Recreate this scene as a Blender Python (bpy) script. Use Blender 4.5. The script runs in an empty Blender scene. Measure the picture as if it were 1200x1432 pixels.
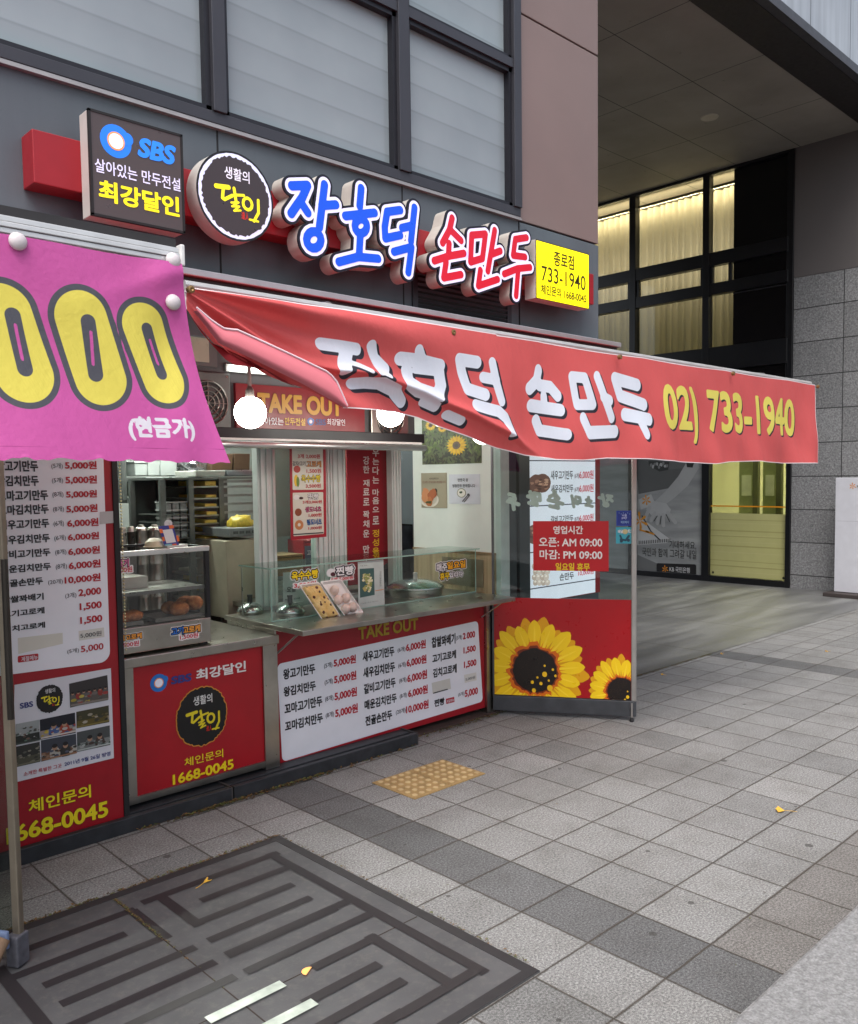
import bpy, math, random
import numpy as np
from mathutils import Vector, Matrix, noise
from mathutils.geometry import tessellate_polygon
random.seed(7)
S = bpy.context.scene
COL = S.collection
# ------------------------------------------------------------------ camera, world, sun, exposure
CAM = Vector((0, 0, 1.65))
YAW, PIT, ROL, FPX, CX, CY = 0.802673, -0.0617643, -0.0124384, 1202.66, 614.875, 741.598
fw = Vector((math.cos(YAW)*math.cos(PIT), math.sin(YAW)*math.cos(PIT), math.sin(PIT)))
rt0 = fw.cross(Vector((0, 0, 1))).normalized(); up0 = rt0.cross(fw)
rt = rt0*math.cos(ROL)+up0*math.sin(ROL); up = -rt0*math.sin(ROL)+up0*math.cos(ROL)
cam = bpy.data.cameras.new('camera'); co = bpy.data.objects.new('camera', cam); COL.objects.link(co)
cam.sensor_fit = 'HORIZONTAL'; cam.sensor_width = 36; cam.lens = FPX/1200*36
cam.shift_x = (600-CX)/1200; cam.shift_y = (CY-716)/1200
cam.clip_start = .05; cam.clip_end = 500
m = Matrix((rt, up, -fw)).transposed().to_4x4(); m.translation = CAM; co.matrix_world = m
S.camera = co
SUN_EL, SUN_ROT = math.radians(58), math.radians(-115)
W = bpy.data.worlds.new('World'); S.world = W; W.use_nodes = True
wn = W.node_tree.nodes; wl = W.node_tree.links
sky = wn.new('ShaderNodeTexSky'); sky.sky_type = 'NISHITA'; sky.sun_disc = False
sky.sun_elevation = SUN_EL; sky.sun_rotation = SUN_ROT; sky.dust_density = 4.0; sky.air_density = 1.0
hs = wn.new('ShaderNodeHueSaturation'); hs.inputs['Saturation'].default_value = .55
wl.new(sky.outputs[0], hs.inputs['Color']); wl.new(hs.outputs[0], wn['Background'].inputs['Color'])
wn['Background'].inputs['Strength'].default_value = 0.13
sl = bpy.data.lights.new('sun', 'SUN'); sl.energy = 1.2; sl.angle = math.radians(40); sl.color = (1, .985, .96)
so = bpy.data.objects.new('sun', sl); COL.objects.link(so)
sd = Vector((0.35, 0.45, -1.0))            # light travels towards the shop front and down
so.rotation_euler = sd.to_track_quat('-Z', 'Y').to_euler(); so.location = (0, -5, 12)
S.view_settings.view_transform = 'Standard'; S.view_settings.look = 'None'
S.view_settings.exposure = 1.0; S.view_settings.gamma = 1
S.cycles.use_denoising = True; S.cycles.max_bounces = 8; S.cycles.transparent_max_bounces = 24
S.cycles.sample_clamp_indirect = 4; S.cycles.caustics_reflective = False; S.cycles.caustics_refractive = False

# ------------------------------------------------------------------ measuring helpers
def ray(px, py): return fw*FPX+rt*(px-CX)-up*(py-CY)
class Plane:
    def __init__(s, o, u, v, n): s.o, s.u, s.v, s.n = Vector(o), Vector(u).normalized(), Vector(v).normalized(), Vector(n).normalized()
    def uv(s, px, py):
        d = ray(px, py); t = (s.o-CAM).dot(s.n)/d.dot(s.n); p = CAM+d*t-s.o
        return (p.dot(s.u), p.dot(s.v))
    def w(s, u, v, d=0.): return s.o+s.u*u+s.v*v+s.n*d
    def p(s, px, py, d=0.):
        a = s.uv(px, py); return s.w(a[0], a[1], d)
def FAC(y): return Plane((0, y, 0), (1, 0, 0), (0, 0, 1), (0, -1, 0))
def BNK(x): return Plane((x, 0, 0), (0, -1, 0), (0, 0, 1), (-1, 0, 0))
def GRD(z=0.): return Plane((0, 0, z), (1, 0, 0), (0, 1, 0), (0, 0, 1))
def Zm(sc, ox, oy): return lambda x, y: (ox+x*sc, oy+y*sc)
ID = lambda x, y: (x, y)

# ------------------------------------------------------------------ materials
def lin(c): c = c/255.; return c/12.92 if c <= .04045 else ((c+.055)/1.055)**2.4
def C(r, g, b): return (lin(r), lin(g), lin(b), 1)
MATS = {}
class NT:
    def __init__(s, name):
        s.m = bpy.data.materials.new(name); s.m.use_nodes = True; s.t = s.m.node_tree; s.b = s.t.nodes['Principled BSDF']
    def n(s, typ, **kw):
        x = s.t.nodes.new(typ)
        for k, v in kw.items(): setattr(x, k, v)
        return x
    def l(s, a, b): s.t.links.new(a, b)
    def set(s, sock, v):
        if isinstance(v, (int, float, tuple)): sock.default_value = v
        else: s.l(v, sock)
    def math(s, op, a, b=None, c=None, clamp=False):
        x = s.n('ShaderNodeMath', operation=op, use_clamp=clamp); s.set(x.inputs[0], a)
        if b is not None: s.set(x.inputs[1], b)
        if c is not None: s.set(x.inputs[2], c)
        return x.outputs[0]
    def mix(s, f, a, b, bt='MIX'):
        x = s.n('ShaderNodeMix', data_type='RGBA', blend_type=bt); s.set(x.inputs[0], f); s.set(x.inputs[6], a); s.set(x.inputs[7], b); return x.outputs[2]
    def noise(s, scale, det=3., vec=None, rough=.55):
        x = s.n('ShaderNodeTexNoise'); x.inputs['Scale'].default_value = scale; x.inputs['Detail'].default_value = det; x.inputs['Roughness'].default_value = rough
        s.l(vec if vec is not None else s.pos(), x.inputs['Vector']); return x.outputs['Fac']
    def pos(s):
        if not hasattr(s, '_p'): s._p = s.n('ShaderNodeNewGeometry').outputs['Position']
        return s._p
    def xyz(s):
        if not hasattr(s, '_x'):
            x = s.n('ShaderNodeSeparateXYZ'); s.l(s.pos(), x.inputs[0]); s._x = x.outputs
        return s._x
    def comb(s, x, y, z):
        c = s.n('ShaderNodeCombineXYZ'); s.set(c.inputs[0], x); s.set(c.inputs[1], y); s.set(c.inputs[2], z); return c.outputs[0]
    def ramp(s, f, stops):
        r = s.n('ShaderNodeValToRGB'); s.l(f, r.inputs[0]); e = r.color_ramp.elements
        while len(e) < len(stops): e.new(.5)
        for i, (p, c) in enumerate(stops): e[i].position = p; e[i].color = c
        return r.outputs[0]
    def bump(s, h, st=.3, d=.01):
        b = s.n('ShaderNodeBump'); b.inputs['Strength'].default_value = st; b.inputs['Distance'].default_value = d
        s.l(h, b.inputs['Height']); s.l(b.outputs[0], s.b.inputs['Normal'])
    def base(s, c): s.set(s.b.inputs['Base Color'], c)
    def rough(s, r): s.set(s.b.inputs['Roughness'], r)
def V(r, g, b): return (r, g, b, 1)
def flat(col, rough=.45, metal=0., emit=0., var=.12, sc=9., bump=0., spec=None, name=None):
    """a plain painted / printed / plastic / metal surface with faint soiling and uneven gloss"""
    key = (col, rough, metal, emit, var, sc, bump, spec)
    if key in MATS: return MATS[key]
    k = NT(name or 'surface_%d' % len(MATS)); c = C(*col)
    f = k.noise(sc, 4)
    dark = tuple(x*(1-var) for x in c[:3])+(1,); lite = tuple(min(1, x*(1+var*.6)) for x in c[:3])+(1,)
    cc = k.ramp(f, [(.3, dark), (.7, lite)])
    k.base(cc); k.b.inputs['Metallic'].default_value = metal
    r = k.math('ADD', k.math('MULTIPLY', k.noise(sc*2.3, 3), .16), rough-.08, clamp=True); k.rough(r)
    if spec is not None: k.b.inputs['Specular IOR Level'].default_value = spec
    if emit: k.l(cc, k.b.inputs['Emission Color']); k.b.inputs['Emission Strength'].default_value = emit
    if bump: k.bump(k.noise(sc*6, 4), bump, .004)
    MATS[key] = k.m; return k.m
def glow(col, st):
    key = ('glow', col, st)
    if key in MATS: return MATS[key]
    k = NT('glow_surface'); k.base(C(*col)); k.b.inputs['Emission Color'].default_value = C(*col); k.b.inputs['Emission Strength'].default_value = st
    MATS[key] = k.m; return k.m
def glass(tint=(235, 245, 242), ior=1.45, rough=.02, boost=1.0):
    key = ('glass', tint, ior, rough, boost)
    if key in MATS: return MATS[key]
    k = NT('clear_glass'); t = k.t; t.nodes.remove(k.b); o = t.nodes['Material Output']
    tr = k.n('ShaderNodeBsdfTransparent'); tr.inputs[0].default_value = C(*tint)
    gl = k.n('ShaderNodeBsdfGlossy'); gl.inputs['Roughness'].default_value = rough
    lw = k.n('ShaderNodeLayerWeight'); lw.inputs[0].default_value = .5; f0 = ((ior-1)/(ior+1))**2*boost
    fr = k.math('ADD', f0, k.math('MULTIPLY', k.math('POWER', lw.outputs['Facing'], 5.), 1-f0), clamp=True)
    mx = k.n('ShaderNodeMixShader'); k.l(fr, mx.inputs[0]); k.l(tr.outputs[0], mx.inputs[1]); k.l(gl.outputs[0], mx.inputs[2]); k.l(mx.outputs[0], o.inputs[0])
    MATS[key] = k.m; return k.m

# ------------------------------------------------------------------ object helpers
WL = {}
def tag(o, label=None, cat=None, group=None, kind=None):
    if label: o['label'] = label
    if cat: o['category'] = cat
    if group: o['group'] = group
    if kind: o['kind'] = kind
    return o
def thing(name, label, cat, loc, group=None):
    o = bpy.data.objects.new(name, None); COL.objects.link(o); o.empty_display_size = .05
    o.location = loc; WL[o.name] = Vector(loc); return tag(o, label, cat, group)
class B:
    """collects shapes; mk() links them as ONE mesh object"""
    def __init__(s): s.v = []; s.f = []; s.mi = []; s.cur = 0
    def m(s, i): s.cur = i; return s
    def add(s, vs, fs):
        o = len(s.v); s.v += [tuple(x) for x in vs]; s.f += [tuple(o+i for i in f) for f in fs]; s.mi += [s.cur]*len(fs); return s
    def box(s, x0, x1, y0, y1, z0, z1):
        return s.add([(x0, y0, z0), (x1, y0, z0), (x1, y1, z0), (x0, y1, z0), (x0, y0, z1), (x1, y0, z1), (x1, y1, z1), (x0, y1, z1)],
                     [(3, 2, 1, 0), (4, 5, 6, 7), (0, 1, 5, 4), (1, 2, 6, 5), (2, 3, 7, 6), (3, 0, 4, 7)])
    def pbox(s, P, u0, u1, v0, v1, d0, d1):
        q = [P.w(u, v, d) for d in (d0, d1) for (u, v) in ((u0, v0), (u1, v0), (u1, v1), (u0, v1))]
        return s.add(q, [(3, 2, 1, 0), (4, 5, 6, 7), (0, 1, 5, 4), (1, 2, 6, 5), (2, 3, 7, 6), (3, 0, 4, 7)])
    def bar(s, a, b, w, h=None, upv=(0, 0, 1)):
        a, b = Vector(a), Vector(b); h = h or w; d = (b-a).normalized(); u = Vector(upv)
        if abs(d.dot(u)) > .98: u = Vector((1, 0, 0))
        x = d.cross(u).normalized()*(w/2); y = x.cross(d).normalized()*(h/2)
        q = [p+sx*x+sy*y for p in (a, b) for sx, sy in ((-1, -1), (1, -1), (1, 1), (-1, 1))]
        return s.add(q, [(3, 2, 1, 0), (4, 5, 6, 7), (0, 1, 5, 4), (1, 2, 6, 5), (2, 3, 7, 6), (3, 0, 4, 7)])
    def tube(s, pts, r, n=12, cap=True):
        pts = [Vector(p) for p in pts]; rs = r if isinstance(r, (list, tuple)) else [r]*len(pts); o = len(s.v)
        for i, p in enumerate(pts):
            d = (pts[min(i+1, len(pts)-1)]-pts[max(i-1, 0)]).normalized()
            a = d.orthogonal().normalized() if abs(d.z) > .9 else d.cross(Vector((0, 0, 1))).normalized(); b = d.cross(a)
            for k in range(n): t = 2*math.pi*k/n; s.v.append(tuple(p+(a*math.cos(t)+b*math.sin(t))*rs[i]))
        F = []
        for i in range(len(pts)-1):
            for k in range(n): k2 = (k+1) % n; F.append((o+i*n+k, o+i*n+k2, o+(i+1)*n+k2, o+(i+1)*n+k))
        if cap: F.append(tuple(o+k for k in range(n))[::-1]); F.append(tuple(o+(len(pts)-1)*n+k for k in range(n)))
        s.f += F; s.mi += [s.cur]*len(F); return s
    def lathe(s, c, prof, n=24, axis=(0, 0, 1)):
        ax = Vector(axis).normalized(); a = ax.orthogonal().normalized(); b = ax.cross(a); c = Vector(c); o = len(s.v)
        for r, h in prof:
            for k in range(n): t = 2*math.pi*k/n; s.v.append(tuple(c+ax*h+(a*math.cos(t)+b*math.sin(t))*max(r, 1e-4)))
        F = []
        for i in range(len(prof)-1):
            for k in range(n): k2 = (k+1) % n; F.append((o+i*n+k, o+i*n+k2, o+(i+1)*n+k2, o+(i+1)*n+k))
        F.append(tuple(o+k for k in range(n))[::-1]); F.append(tuple(o+(len(prof)-1)*n+k for k in range(n)))
        s.f += F; s.mi += [s.cur]*len(F); return s
    def ball(s, c, rx, ry=None, rz=None, n=24, m=14, lump=0.):
        ry = ry or rx; rz = rz or rx; c = Vector(c); o = len(s.v)
        for i in range(m+1):
            p = math.pi*i/m
            for k in range(n):
                t = 2*math.pi*k/n; d = Vector((math.sin(p)*math.cos(t), math.sin(p)*math.sin(t), math.cos(p)))
                q = 1+lump*noise.noise(d*2.1+c*7) if lump else 1
                s.v.append((c.x+d.x*rx*q, c.y+d.y*ry*q, c.z+d.z*rz*q))
        F = [(o+i*n+k, o+(i+1)*n+k, o+(i+1)*n+(k+1) % n, o+i*n+(k+1) % n) for i in range(m) for k in range(n)]
        s.f += F; s.mi += [s.cur]*len(F); return s
    def prism(s, P, uv, d0, d1):
        n = len(uv); q = [P.w(u, v, d0) for u, v in uv]+[P.w(u, v, d1) for u, v in uv]
        return s.add(q, [tuple(range(n))[::-1], tuple(range(n, 2*n))]+[(i, (i+1) % n, n+(i+1) % n, n+i) for i in range(n)])
def mk(name, b, mats, parent=None, label=None, cat=None, group=None, kind=None, bevel=0., smooth=False, weld=False):
    if not isinstance(mats, (list, tuple)): mats = [mats]
    me = bpy.data.meshes.new(name); vs = b.v
    if parent is not None: L = WL[parent.name]
    else:
        a = np.array(vs); L = Vector(((a[:, 0].min()+a[:, 0].max())/2, (a[:, 1].min()+a[:, 1].max())/2, a[:, 2].min()))
    me.from_pydata([(x-L.x, y-L.y, z-L.z) for x, y, z in vs], [], b.f)
    for mm in mats: me.materials.append(mm)
    me.polygons.foreach_set('material_index', b.mi)
    if smooth:
        me.polygons.foreach_set('use_smooth', [True]*len(b.f))
    me.update(); me.validate()
    o = bpy.data.objects.new(name, me); COL.objects.link(o)
    if parent is not None: o.parent = parent; WL[o.name] = L
    else: o.location = L; WL[o.name] = L
    if smooth == 'auto':
        md = o.modifiers.new('edge', 'EDGE_SPLIT'); md.split_angle = math.radians(35)
    if bevel:
        md = o.modifiers.new('bevel', 'BEVEL'); md.width = bevel; md.segments = 2; md.limit_method = 'ANGLE'; md.angle_limit = math.radians(40)
    return tag(o, label, cat, group, kind)
def dup(root, loc, label=None):
    c = root.copy(); COL.objects.link(c); c.location = loc
    if label: c['label'] = label
    for ch in root.children:
        d = ch.copy(); COL.objects.link(d); d.parent = c
        for g in ch.children: e = g.copy(); COL.objects.link(e); e.parent = d
    return c

# ------------------------------------------------------------------ lettering and printed graphics
TXT = {}
def raw_text(s, off=0.):
    c = bpy.data.curves.new('t', 'FONT'); c.body = s; c.offset = off; c.resolution_u = 4
    o = bpy.data.objects.new('t', c); me = o.to_mesh()
    vs = np.array([v.co[:2] for v in me.vertices]); fs = [tuple(p.vertices) for p in me.polygons]
    o.to_mesh_clear(); bpy.data.objects.remove(o); bpy.data.curves.remove(c); return vs, fs
def tri_inside(pts, q, fs):
    ins = np.zeros(len(pts), bool)
    for f in fs:
        a, b, c = q[f[0]], q[f[1]], q[f[2]]
        lo, hi = np.minimum(np.minimum(a, b), c), np.maximum(np.maximum(a, b), c)
        k = np.nonzero((pts[:, 0] >= lo[0]) & (pts[:, 0] <= hi[0]) & (pts[:, 1] >= lo[1]) & (pts[:, 1] <= hi[1]) & ~ins)[0]
        if not len(k): continue
        p = pts[k]; cr = lambda u, v: (v[0]-u[0])*(p[:, 1]-u[1])-(v[1]-u[1])*(p[:, 0]-u[0])
        x, y, z = cr(a, b), cr(b, c), cr(c, a); e = 1e-9
        ins[k] = ((x >= -e) & (y >= -e) & (z >= -e)) | ((x <= e) & (y <= e) & (z <= e))
    return ins
def mesh_sdf(pts, q, fs, reach=1e9):
    cnt = {}; key = lambda i: (round(q[i][0], 5), round(q[i][1], 5))
    for f in fs:
        for i, j in zip(f, f[1:]+f[:1]): e = tuple(sorted((key(i), key(j)))); cnt[e] = cnt.get(e, 0)+1
    ed = np.array([e for e, c in cnt.items() if c == 1 and e[0] != e[1]])
    A, Bq = ed[:, 0], ed[:, 1]; n = np.c_[-(Bq-A)[:, 1], (Bq-A)[:, 0]]; n = n/np.linalg.norm(n, axis=1)[:, None]; sz = np.ptp(q, axis=0).max()*1e-4; mid = (A+Bq)/2
    ok = tri_inside(mid+n*sz, q, fs) != tri_inside(mid-n*sz, q, fs)
    d = np.full(len(pts), reach)
    for a, b in zip(A[ok], Bq[ok]):
        lo, hi = np.minimum(a, b)-reach, np.maximum(a, b)+reach
        k = np.nonzero((pts[:, 0] >= lo[0]) & (pts[:, 0] <= hi[0]) & (pts[:, 1] >= lo[1]) & (pts[:, 1] <= hi[1]))[0] if reach < 1e8 else slice(None)
        p = pts[k]; ab = b-a; L = (ab**2).sum()+1e-15; t = np.clip(((p-a)@ab)/L, 0, 1); d[k] = np.minimum(d[k], np.hypot(*(p-a-t[:, None]*ab).T))
    return np.where(tri_inside(pts, q, fs), -d, d)
def text_geo(s, off=0.):
    k = (s, round(off, 4))
    if k in TXT: return TXT[k]
    if off <= .013: TXT[k] = raw_text(s, off); return TXT[k]
    if ('sdf', s) not in TXT:
        q, fs = raw_text(s, 0.); h = .016; lo, hi = q.min(0)-.25, q.max(0)+.25
        xs = np.arange(lo[0], hi[0]+h, h); ys = np.arange(lo[1], hi[1]+h, h); gx, gy = np.meshgrid(xs, ys)
        TXT['sdf', s] = (mesh_sdf(np.c_[gx.ravel(), gy.ravel()], q, fs, .25).reshape(gx.shape), lo, h)
    f, lo, h = TXT['sdf', s]; vs, fs = fill(contour(f, lo[0], lo[1], h, off))
    TXT[k] = (np.array(vs)[:, :2], fs); return TXT[k]
def cap_sdf(pts, strokes):
    """signed distance (negative inside) from points (n,2) to thick poly-line strokes [(points, radius)]"""
    d = np.full(len(pts), 1e9)
    for st, r in strokes:
        st = np.array(st, float)
        for a, b in zip(st[:-1], st[1:]):
            ab = b-a; L = (ab**2).sum()+1e-12; t = np.clip(((pts-a)@ab)/L, 0, 1)
            d = np.minimum(d, np.hypot(*(pts-a-t[:, None]*ab).T)-r)
    return d
def contour(f, x0, y0, h, lev):
    """marching squares on grid f[j,i]; returns closed loops of (x,y)"""
    f = f-lev+1e-9; ny, nx = f.shape; seg = {}
    ins = f < 0
    def pt(a, b):
        fa, fb = f[a[1], a[0]], f[b[1], b[0]]; t = fa/(fa-fb); return (x0+(a[0]+(b[0]-a[0])*t)*h, y0+(a[1]+(b[1]-a[1])*t)*h)
    P = {}
    TB = {1: [(3, 0)], 2: [(0, 1)], 3: [(3, 1)], 4: [(1, 2)], 5: [(3, 2), (1, 0)], 6: [(0, 2)], 7: [(3, 2)], 8: [(2, 3)], 9: [(2, 0)], 10: [(0, 3), (2, 1)], 11: [(2, 1)], 12: [(1, 3)], 13: [(1, 0)], 14: [(0, 3)]}
    for j in range(ny-1):
        for i in range(nx-1):
            c = ins[j, i]+2*ins[j, i+1]+4*ins[j+1, i+1]+8*ins[j+1, i]
            if c in (0, 15): continue
            q = [(i, j), (i+1, j), (i+1, j+1), (i, j+1)]
            E = []
            for e in range(4):
                a, b = q[e], q[(e+1) % 4]; E.append((min(a, b), max(a, b)))
            for s_, e_ in TB[int(c)]:
                for ee in (E[s_], E[e_]):
                    if ee not in P: P[ee] = pt(*ee)
                seg[E[s_]] = E[e_]
    loops = []
    while seg:
        st = next(iter(seg)); cur = st; L = []
        while cur in seg:
            nx_ = seg.pop(cur); L.append(P[cur]); cur = nx_
        Q = []
        for p in L:
            if not Q or math.hypot(p[0]-Q[-1][0], p[1]-Q[-1][1]) > .2*h: Q.append(p)
        while len(Q) > 3 and math.hypot(Q[0][0]-Q[-1][0], Q[0][1]-Q[-1][1]) < .2*h: Q.pop()
        k_ = 0
        while k_ < len(Q) and len(Q) > 6:                    # drop points on straight runs
            a, b, c = Q[k_-1], Q[k_], Q[(k_+1) % len(Q)]
            if abs((b[0]-a[0])*(c[1]-b[1])-(b[1]-a[1])*(c[0]-b[0])) < .004*h*h: Q.pop(k_)
            else: k_ += 1
        if len(Q) > 4: loops.append(Q)
    return loops
def fill(loops, extrude=0.):
    c = bpy.data.curves.new('f', 'CURVE'); c.dimensions = '2D'; c.fill_mode = 'BOTH'; c.extrude = extrude
    for L in loops:
        sp = c.splines.new('POLY'); sp.points.add(len(L)-1); sp.use_cyclic_u = True
        sp.points.foreach_set('co', [x for p in L for x in (p[0], p[1], 0, 1)])
    o = bpy.data.objects.new('f', c); me = o.to_mesh()
    vs = [tuple(v.co) for v in me.vertices]; fs = [tuple(p.vertices) for p in me.polygons]
    o.to_mesh_clear(); bpy.data.objects.remove(o); bpy.data.curves.remove(c)
    return vs, fs
def stroke_loops(strokes, lev=0., res=110, pad=.0):
    a = np.array([p for st, r in strokes for p in st]); R = max(r for s, r in strokes)+lev+pad
    x0, y0 = a.min(0)-R*1.25; x1, y1 = a.max(0)+R*1.25; h = max(x1-x0, y1-y0)/res
    xs = x0+np.arange(int((x1-x0)/h)+2)*h; ys = y0+np.arange(int((y1-y0)/h)+2)*h
    gx, gy = np.meshgrid(xs, ys); f = cap_sdf(np.c_[gx.ravel(), gy.ravel()], strokes).reshape(gx.shape)
    return contour(f, x0, y0, h, lev)
LAY = .0007
class Print:
    """flat printed graphics on a plane: polygons by colour, stacked in layers a fraction of a millimetre apart"""
    def __init__(s, P, d=.001, z=ID, rough=.4, emit=0., spec=None): s.P = P; s.d = d; s.z = z; s.r = rough; s.e = emit; s.b = B(); s.cols = []; s.clip = None; s.spec = spec
    def ci(s, col):
        if col not in s.cols: s.cols.append(col)
        return s.cols.index(col)
    def uv(s, x, y): return s.P.uv(*s.z(x, y))
    def sc(s, x, y):
        a = s.uv(x, y); b = s.uv(x+1, y); c = s.uv(x, y+1); return math.hypot(b[0]-a[0], b[1]-a[1]), math.hypot(c[0]-a[0], c[1]-a[1])
    def raw(s, vs, fs, col, lay):
        s.b.m(s.ci(col))
        if s.clip:
            u0, v0, u1, v1 = s.clip
            for f in fs:
                p = [vs[i][:2] for i in f]
                for ax, lim, sg in ((0, u0, 1), (0, u1, -1), (1, v0, 1), (1, v1, -1)):
                    q = []
                    for a, b in zip(p, p[1:]+p[:1]):
                        da, db = (a[ax]-lim)*sg, (b[ax]-lim)*sg
                        if da >= 0: q.append(a)
                        if (da < 0) != (db < 0): t = da/(da-db); q.append((a[0]+(b[0]-a[0])*t, a[1]+(b[1]-a[1])*t))
                    p = q
                    if not p: break
                if len(p) > 2: s.b.add([s.P.w(u, v, s.d+lay*LAY) for u, v in p], [tuple(range(len(p)))])
        else: s.b.add([s.P.w(v[0], v[1], s.d+lay*LAY) for v in vs], fs)
        return s
    def upoly(s, uv, col, lay=0):
        t = tessellate_polygon([[Vector((a, b, 0)) for a, b in uv]]); return s.raw(uv, [tuple(x) for x in t], col, lay)
    def poly(s, pts, col, lay=0): return s.upoly([s.uv(*p) for p in pts], col, lay)
    def quad(s, tl, tr, br, bl, col, lay=0, r=0.):
        q = [s.uv(*p) for p in (tl, tr, br, bl)]
        if not r: return s.upoly(q, col, lay)
        o = []
        for i in range(4):
            a, b, c = Vector(q[i-1]), Vector(q[i]), Vector(q[(i+1) % 4]); d1, d2 = (a-b).normalized(), (c-b).normalized()
            for k in range(7):
                t = k/6*math.pi/2; o.append(tuple(b+d1*r*(1-math.sin(t))+d2*r*(1-math.cos(t))))
        return s.upoly(o, col, lay)
    def ell(s, x, y, rx, ry, col, lay=0, n=28, rag=0., seed=0):
        u, v = s.uv(x, y); a, b = s.sc(x, y); return s.uell(u, v, rx*a, ry*b, col, lay, n, rag, seed)
    def uell(s, u, v, ru, rv, col, lay=0, n=28, rag=0., seed=0):
        rn = random.Random(seed); pts = []
        for k in range(n):
            t = 2*math.pi*k/n; q = 1+rag*rn.uniform(-1, 1); pts.append((u+ru*q*math.cos(t), v+rv*q*math.sin(t)))
        return s.raw([(u, v)]+pts, [(0, i+1, (i+1) % n+1) for i in range(n)], col, lay)
    def text(s, t, a, b, col, lay=2, bold=.012, out=None, ow=.04, shear=0., flip=False, out2=None, ow2=.07, raw_uv=False):
        (u0, v0), (u1, v1) = (a, b) if raw_uv else (s.uv(*a), s.uv(*b))
        base = text_geo(t, 0)[0]; lo, hi = base.min(0), base.max(0)
        lo = lo-bold; hi = hi+bold
        sx, sy = (u1-u0)/(hi[0]-lo[0]), (v1-v0)/(hi[1]-lo[1])
        for w, c, l in ((bold+ow2, out2, lay), (bold+ow, out, lay+1), (bold, col, lay+2)):
            if c is None: continue
            vs, fs = text_geo(t, w)
            x = (vs[:, 0]-lo[0])*sx; y = (vs[:, 1]-lo[1])*sy
            if flip: x = (u1-u0)-x
            x = x+shear*y
            s.raw([(u0+p, v0+q) for p, q in zip(x, y)], fs, c, l)
        return s
    def strokes(s, st, col, lay=2, lev=0., res=90):
        vs, fs = fill(stroke_loops(st, lev, res)); return s.raw(vs, fs, col, lay)
    def build(s, name, parent, **kw):
        return mk(name, s.b, [flat(c, s.r, emit=s.e, var=.05, sc=5., spec=s.spec) for c in s.cols], parent, **kw)
WHITE, RED, NAVY, YEL, BLACK, INK = (225, 226, 232), (176, 16, 30), (28, 40, 110), (238, 214, 30), (14, 13, 15), (24, 24, 30)
# ================================================================== THE SETTING
YF = 4.15                                     # plane of the shop front
# ---- pavement of granite-look blocks
k = NT('paving_blocks'); x, y, z = k.xyz()
TX, TY, X0, Y0 = .2945, .3105, 3.0, 1.766
YA = Y0+5*TY; y_in = k.math('MULTIPLY', k.math('SUBTRACT', k.math('MINIMUM', k.math('MAXIMUM', y, YA), YA+.205), YA), TY/.205-1)   # a course of narrow blocks next to the floor cover
gx = k.math('DIVIDE', k.math('SUBTRACT', x, X0-30*TX), TX); gy = k.math('DIVIDE', k.math('SUBTRACT', k.math('ADD', y, y_in), Y0-30*TY), TY)
wob = k.math('MULTIPLY', k.math('SUBTRACT', k.noise(5, 4), .5), .034)
gx = k.math('ADD', gx, wob); gy = k.math('ADD', gy, wob)
fx_, fy_ = k.math('FRACT', gx), k.math('FRACT', gy); ix, iy = k.math('FLOOR', gx), k.math('FLOOR', gy)
ex = k.math('MINIMUM', fx_, k.math('SUBTRACT', 1., fx_)); ey = k.math('MINIMUM', fy_, k.math('SUBTRACT', 1., fy_))
chip = k.math('ADD', .55, k.math('MULTIPLY', k.noise(38, 4), .9))
jx = k.math('SUBTRACT', 1., k.math('SMOOTH_MIN', k.math('DIVIDE', ex, k.math('MULTIPLY', chip, .022)), 1., .3), clamp=True)
jy = k.math('SUBTRACT', 1., k.math('SMOOTH_MIN', k.math('DIVIDE', ey, k.math('MULTIPLY', chip, .022)), 1., .3), clamp=True)
joint = k.math('MAXIMUM', jx, jy)
wnz = k.n('ShaderNodeTexWhiteNoise', noise_dimensions='2D'); k.l(k.comb(ix, iy, 0.), wnz.inputs['Vector']); rnd = wnz.outputs['Value']
isdark = k.math('COMPARE', ix, 28., .2)       # the course of dark blocks crossing towards the shop
isdark = k.math('MAXIMUM', isdark, k.math('COMPARE', ix, 44., .2))
ton = k.ramp(rnd, [(0, V(.155, .156, .156)), (.05, V(.192, .192, .191)), (.5, V(.209, .208, .206)), (.94, V(.226, .225, .222)), (1, V(.255, .253, .25))])
ton = k.mix(isdark, ton, k.ramp(rnd, [(0, V(.088, .089, .092)), (1, V(.118, .119, .123))]))
brown = k.math('MULTIPLY', k.math('LESS_THAN', iy, 28.5), k.math('GREATER_THAN', ix, 28.5))
ton = k.mix(k.math('MULTIPLY', brown, .8), ton, V(.155, .145, .138))
wet = k.math('MULTIPLY', k.noise(.8, 3), 1.)
ton = k.mix(k.math('MULTIPLY', wet, .3), ton, V(.13, .124, .117))
spk = k.math('ADD', k.math('MULTIPLY', k.noise(115, 2, rough=.6), .5), k.math('MULTIPLY', k.noise(300, 2, rough=.6), .5)); grit = k.ramp(spk, [(.34, V(.34, .34, .34)), (.5, V(1, 1, 1)), (.66, V(1.95, 1.95, 1.95))])
ton = k.mix(1., ton, grit, 'MULTIPLY')
spots = k.n('ShaderNodeTexVoronoi', voronoi_dimensions='2D'); spots.inputs['Scale'].default_value = 1.5; k.l(k.pos(), spots.inputs['Vector'])
gum = k.math('LESS_THAN', spots.outputs['Distance'], k.math('MULTIPLY', k.math('POWER', k.noise(3.1, 2), 2.), .075))
blot = k.ramp(k.noise(.55, 6, rough=.62), [(.54, V(0, 0, 0)), (.66, V(1, 1, 1))])
ton = k.mix(k.math('MULTIPLY', blot, .3), ton, V(.085, .08, .074))
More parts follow.
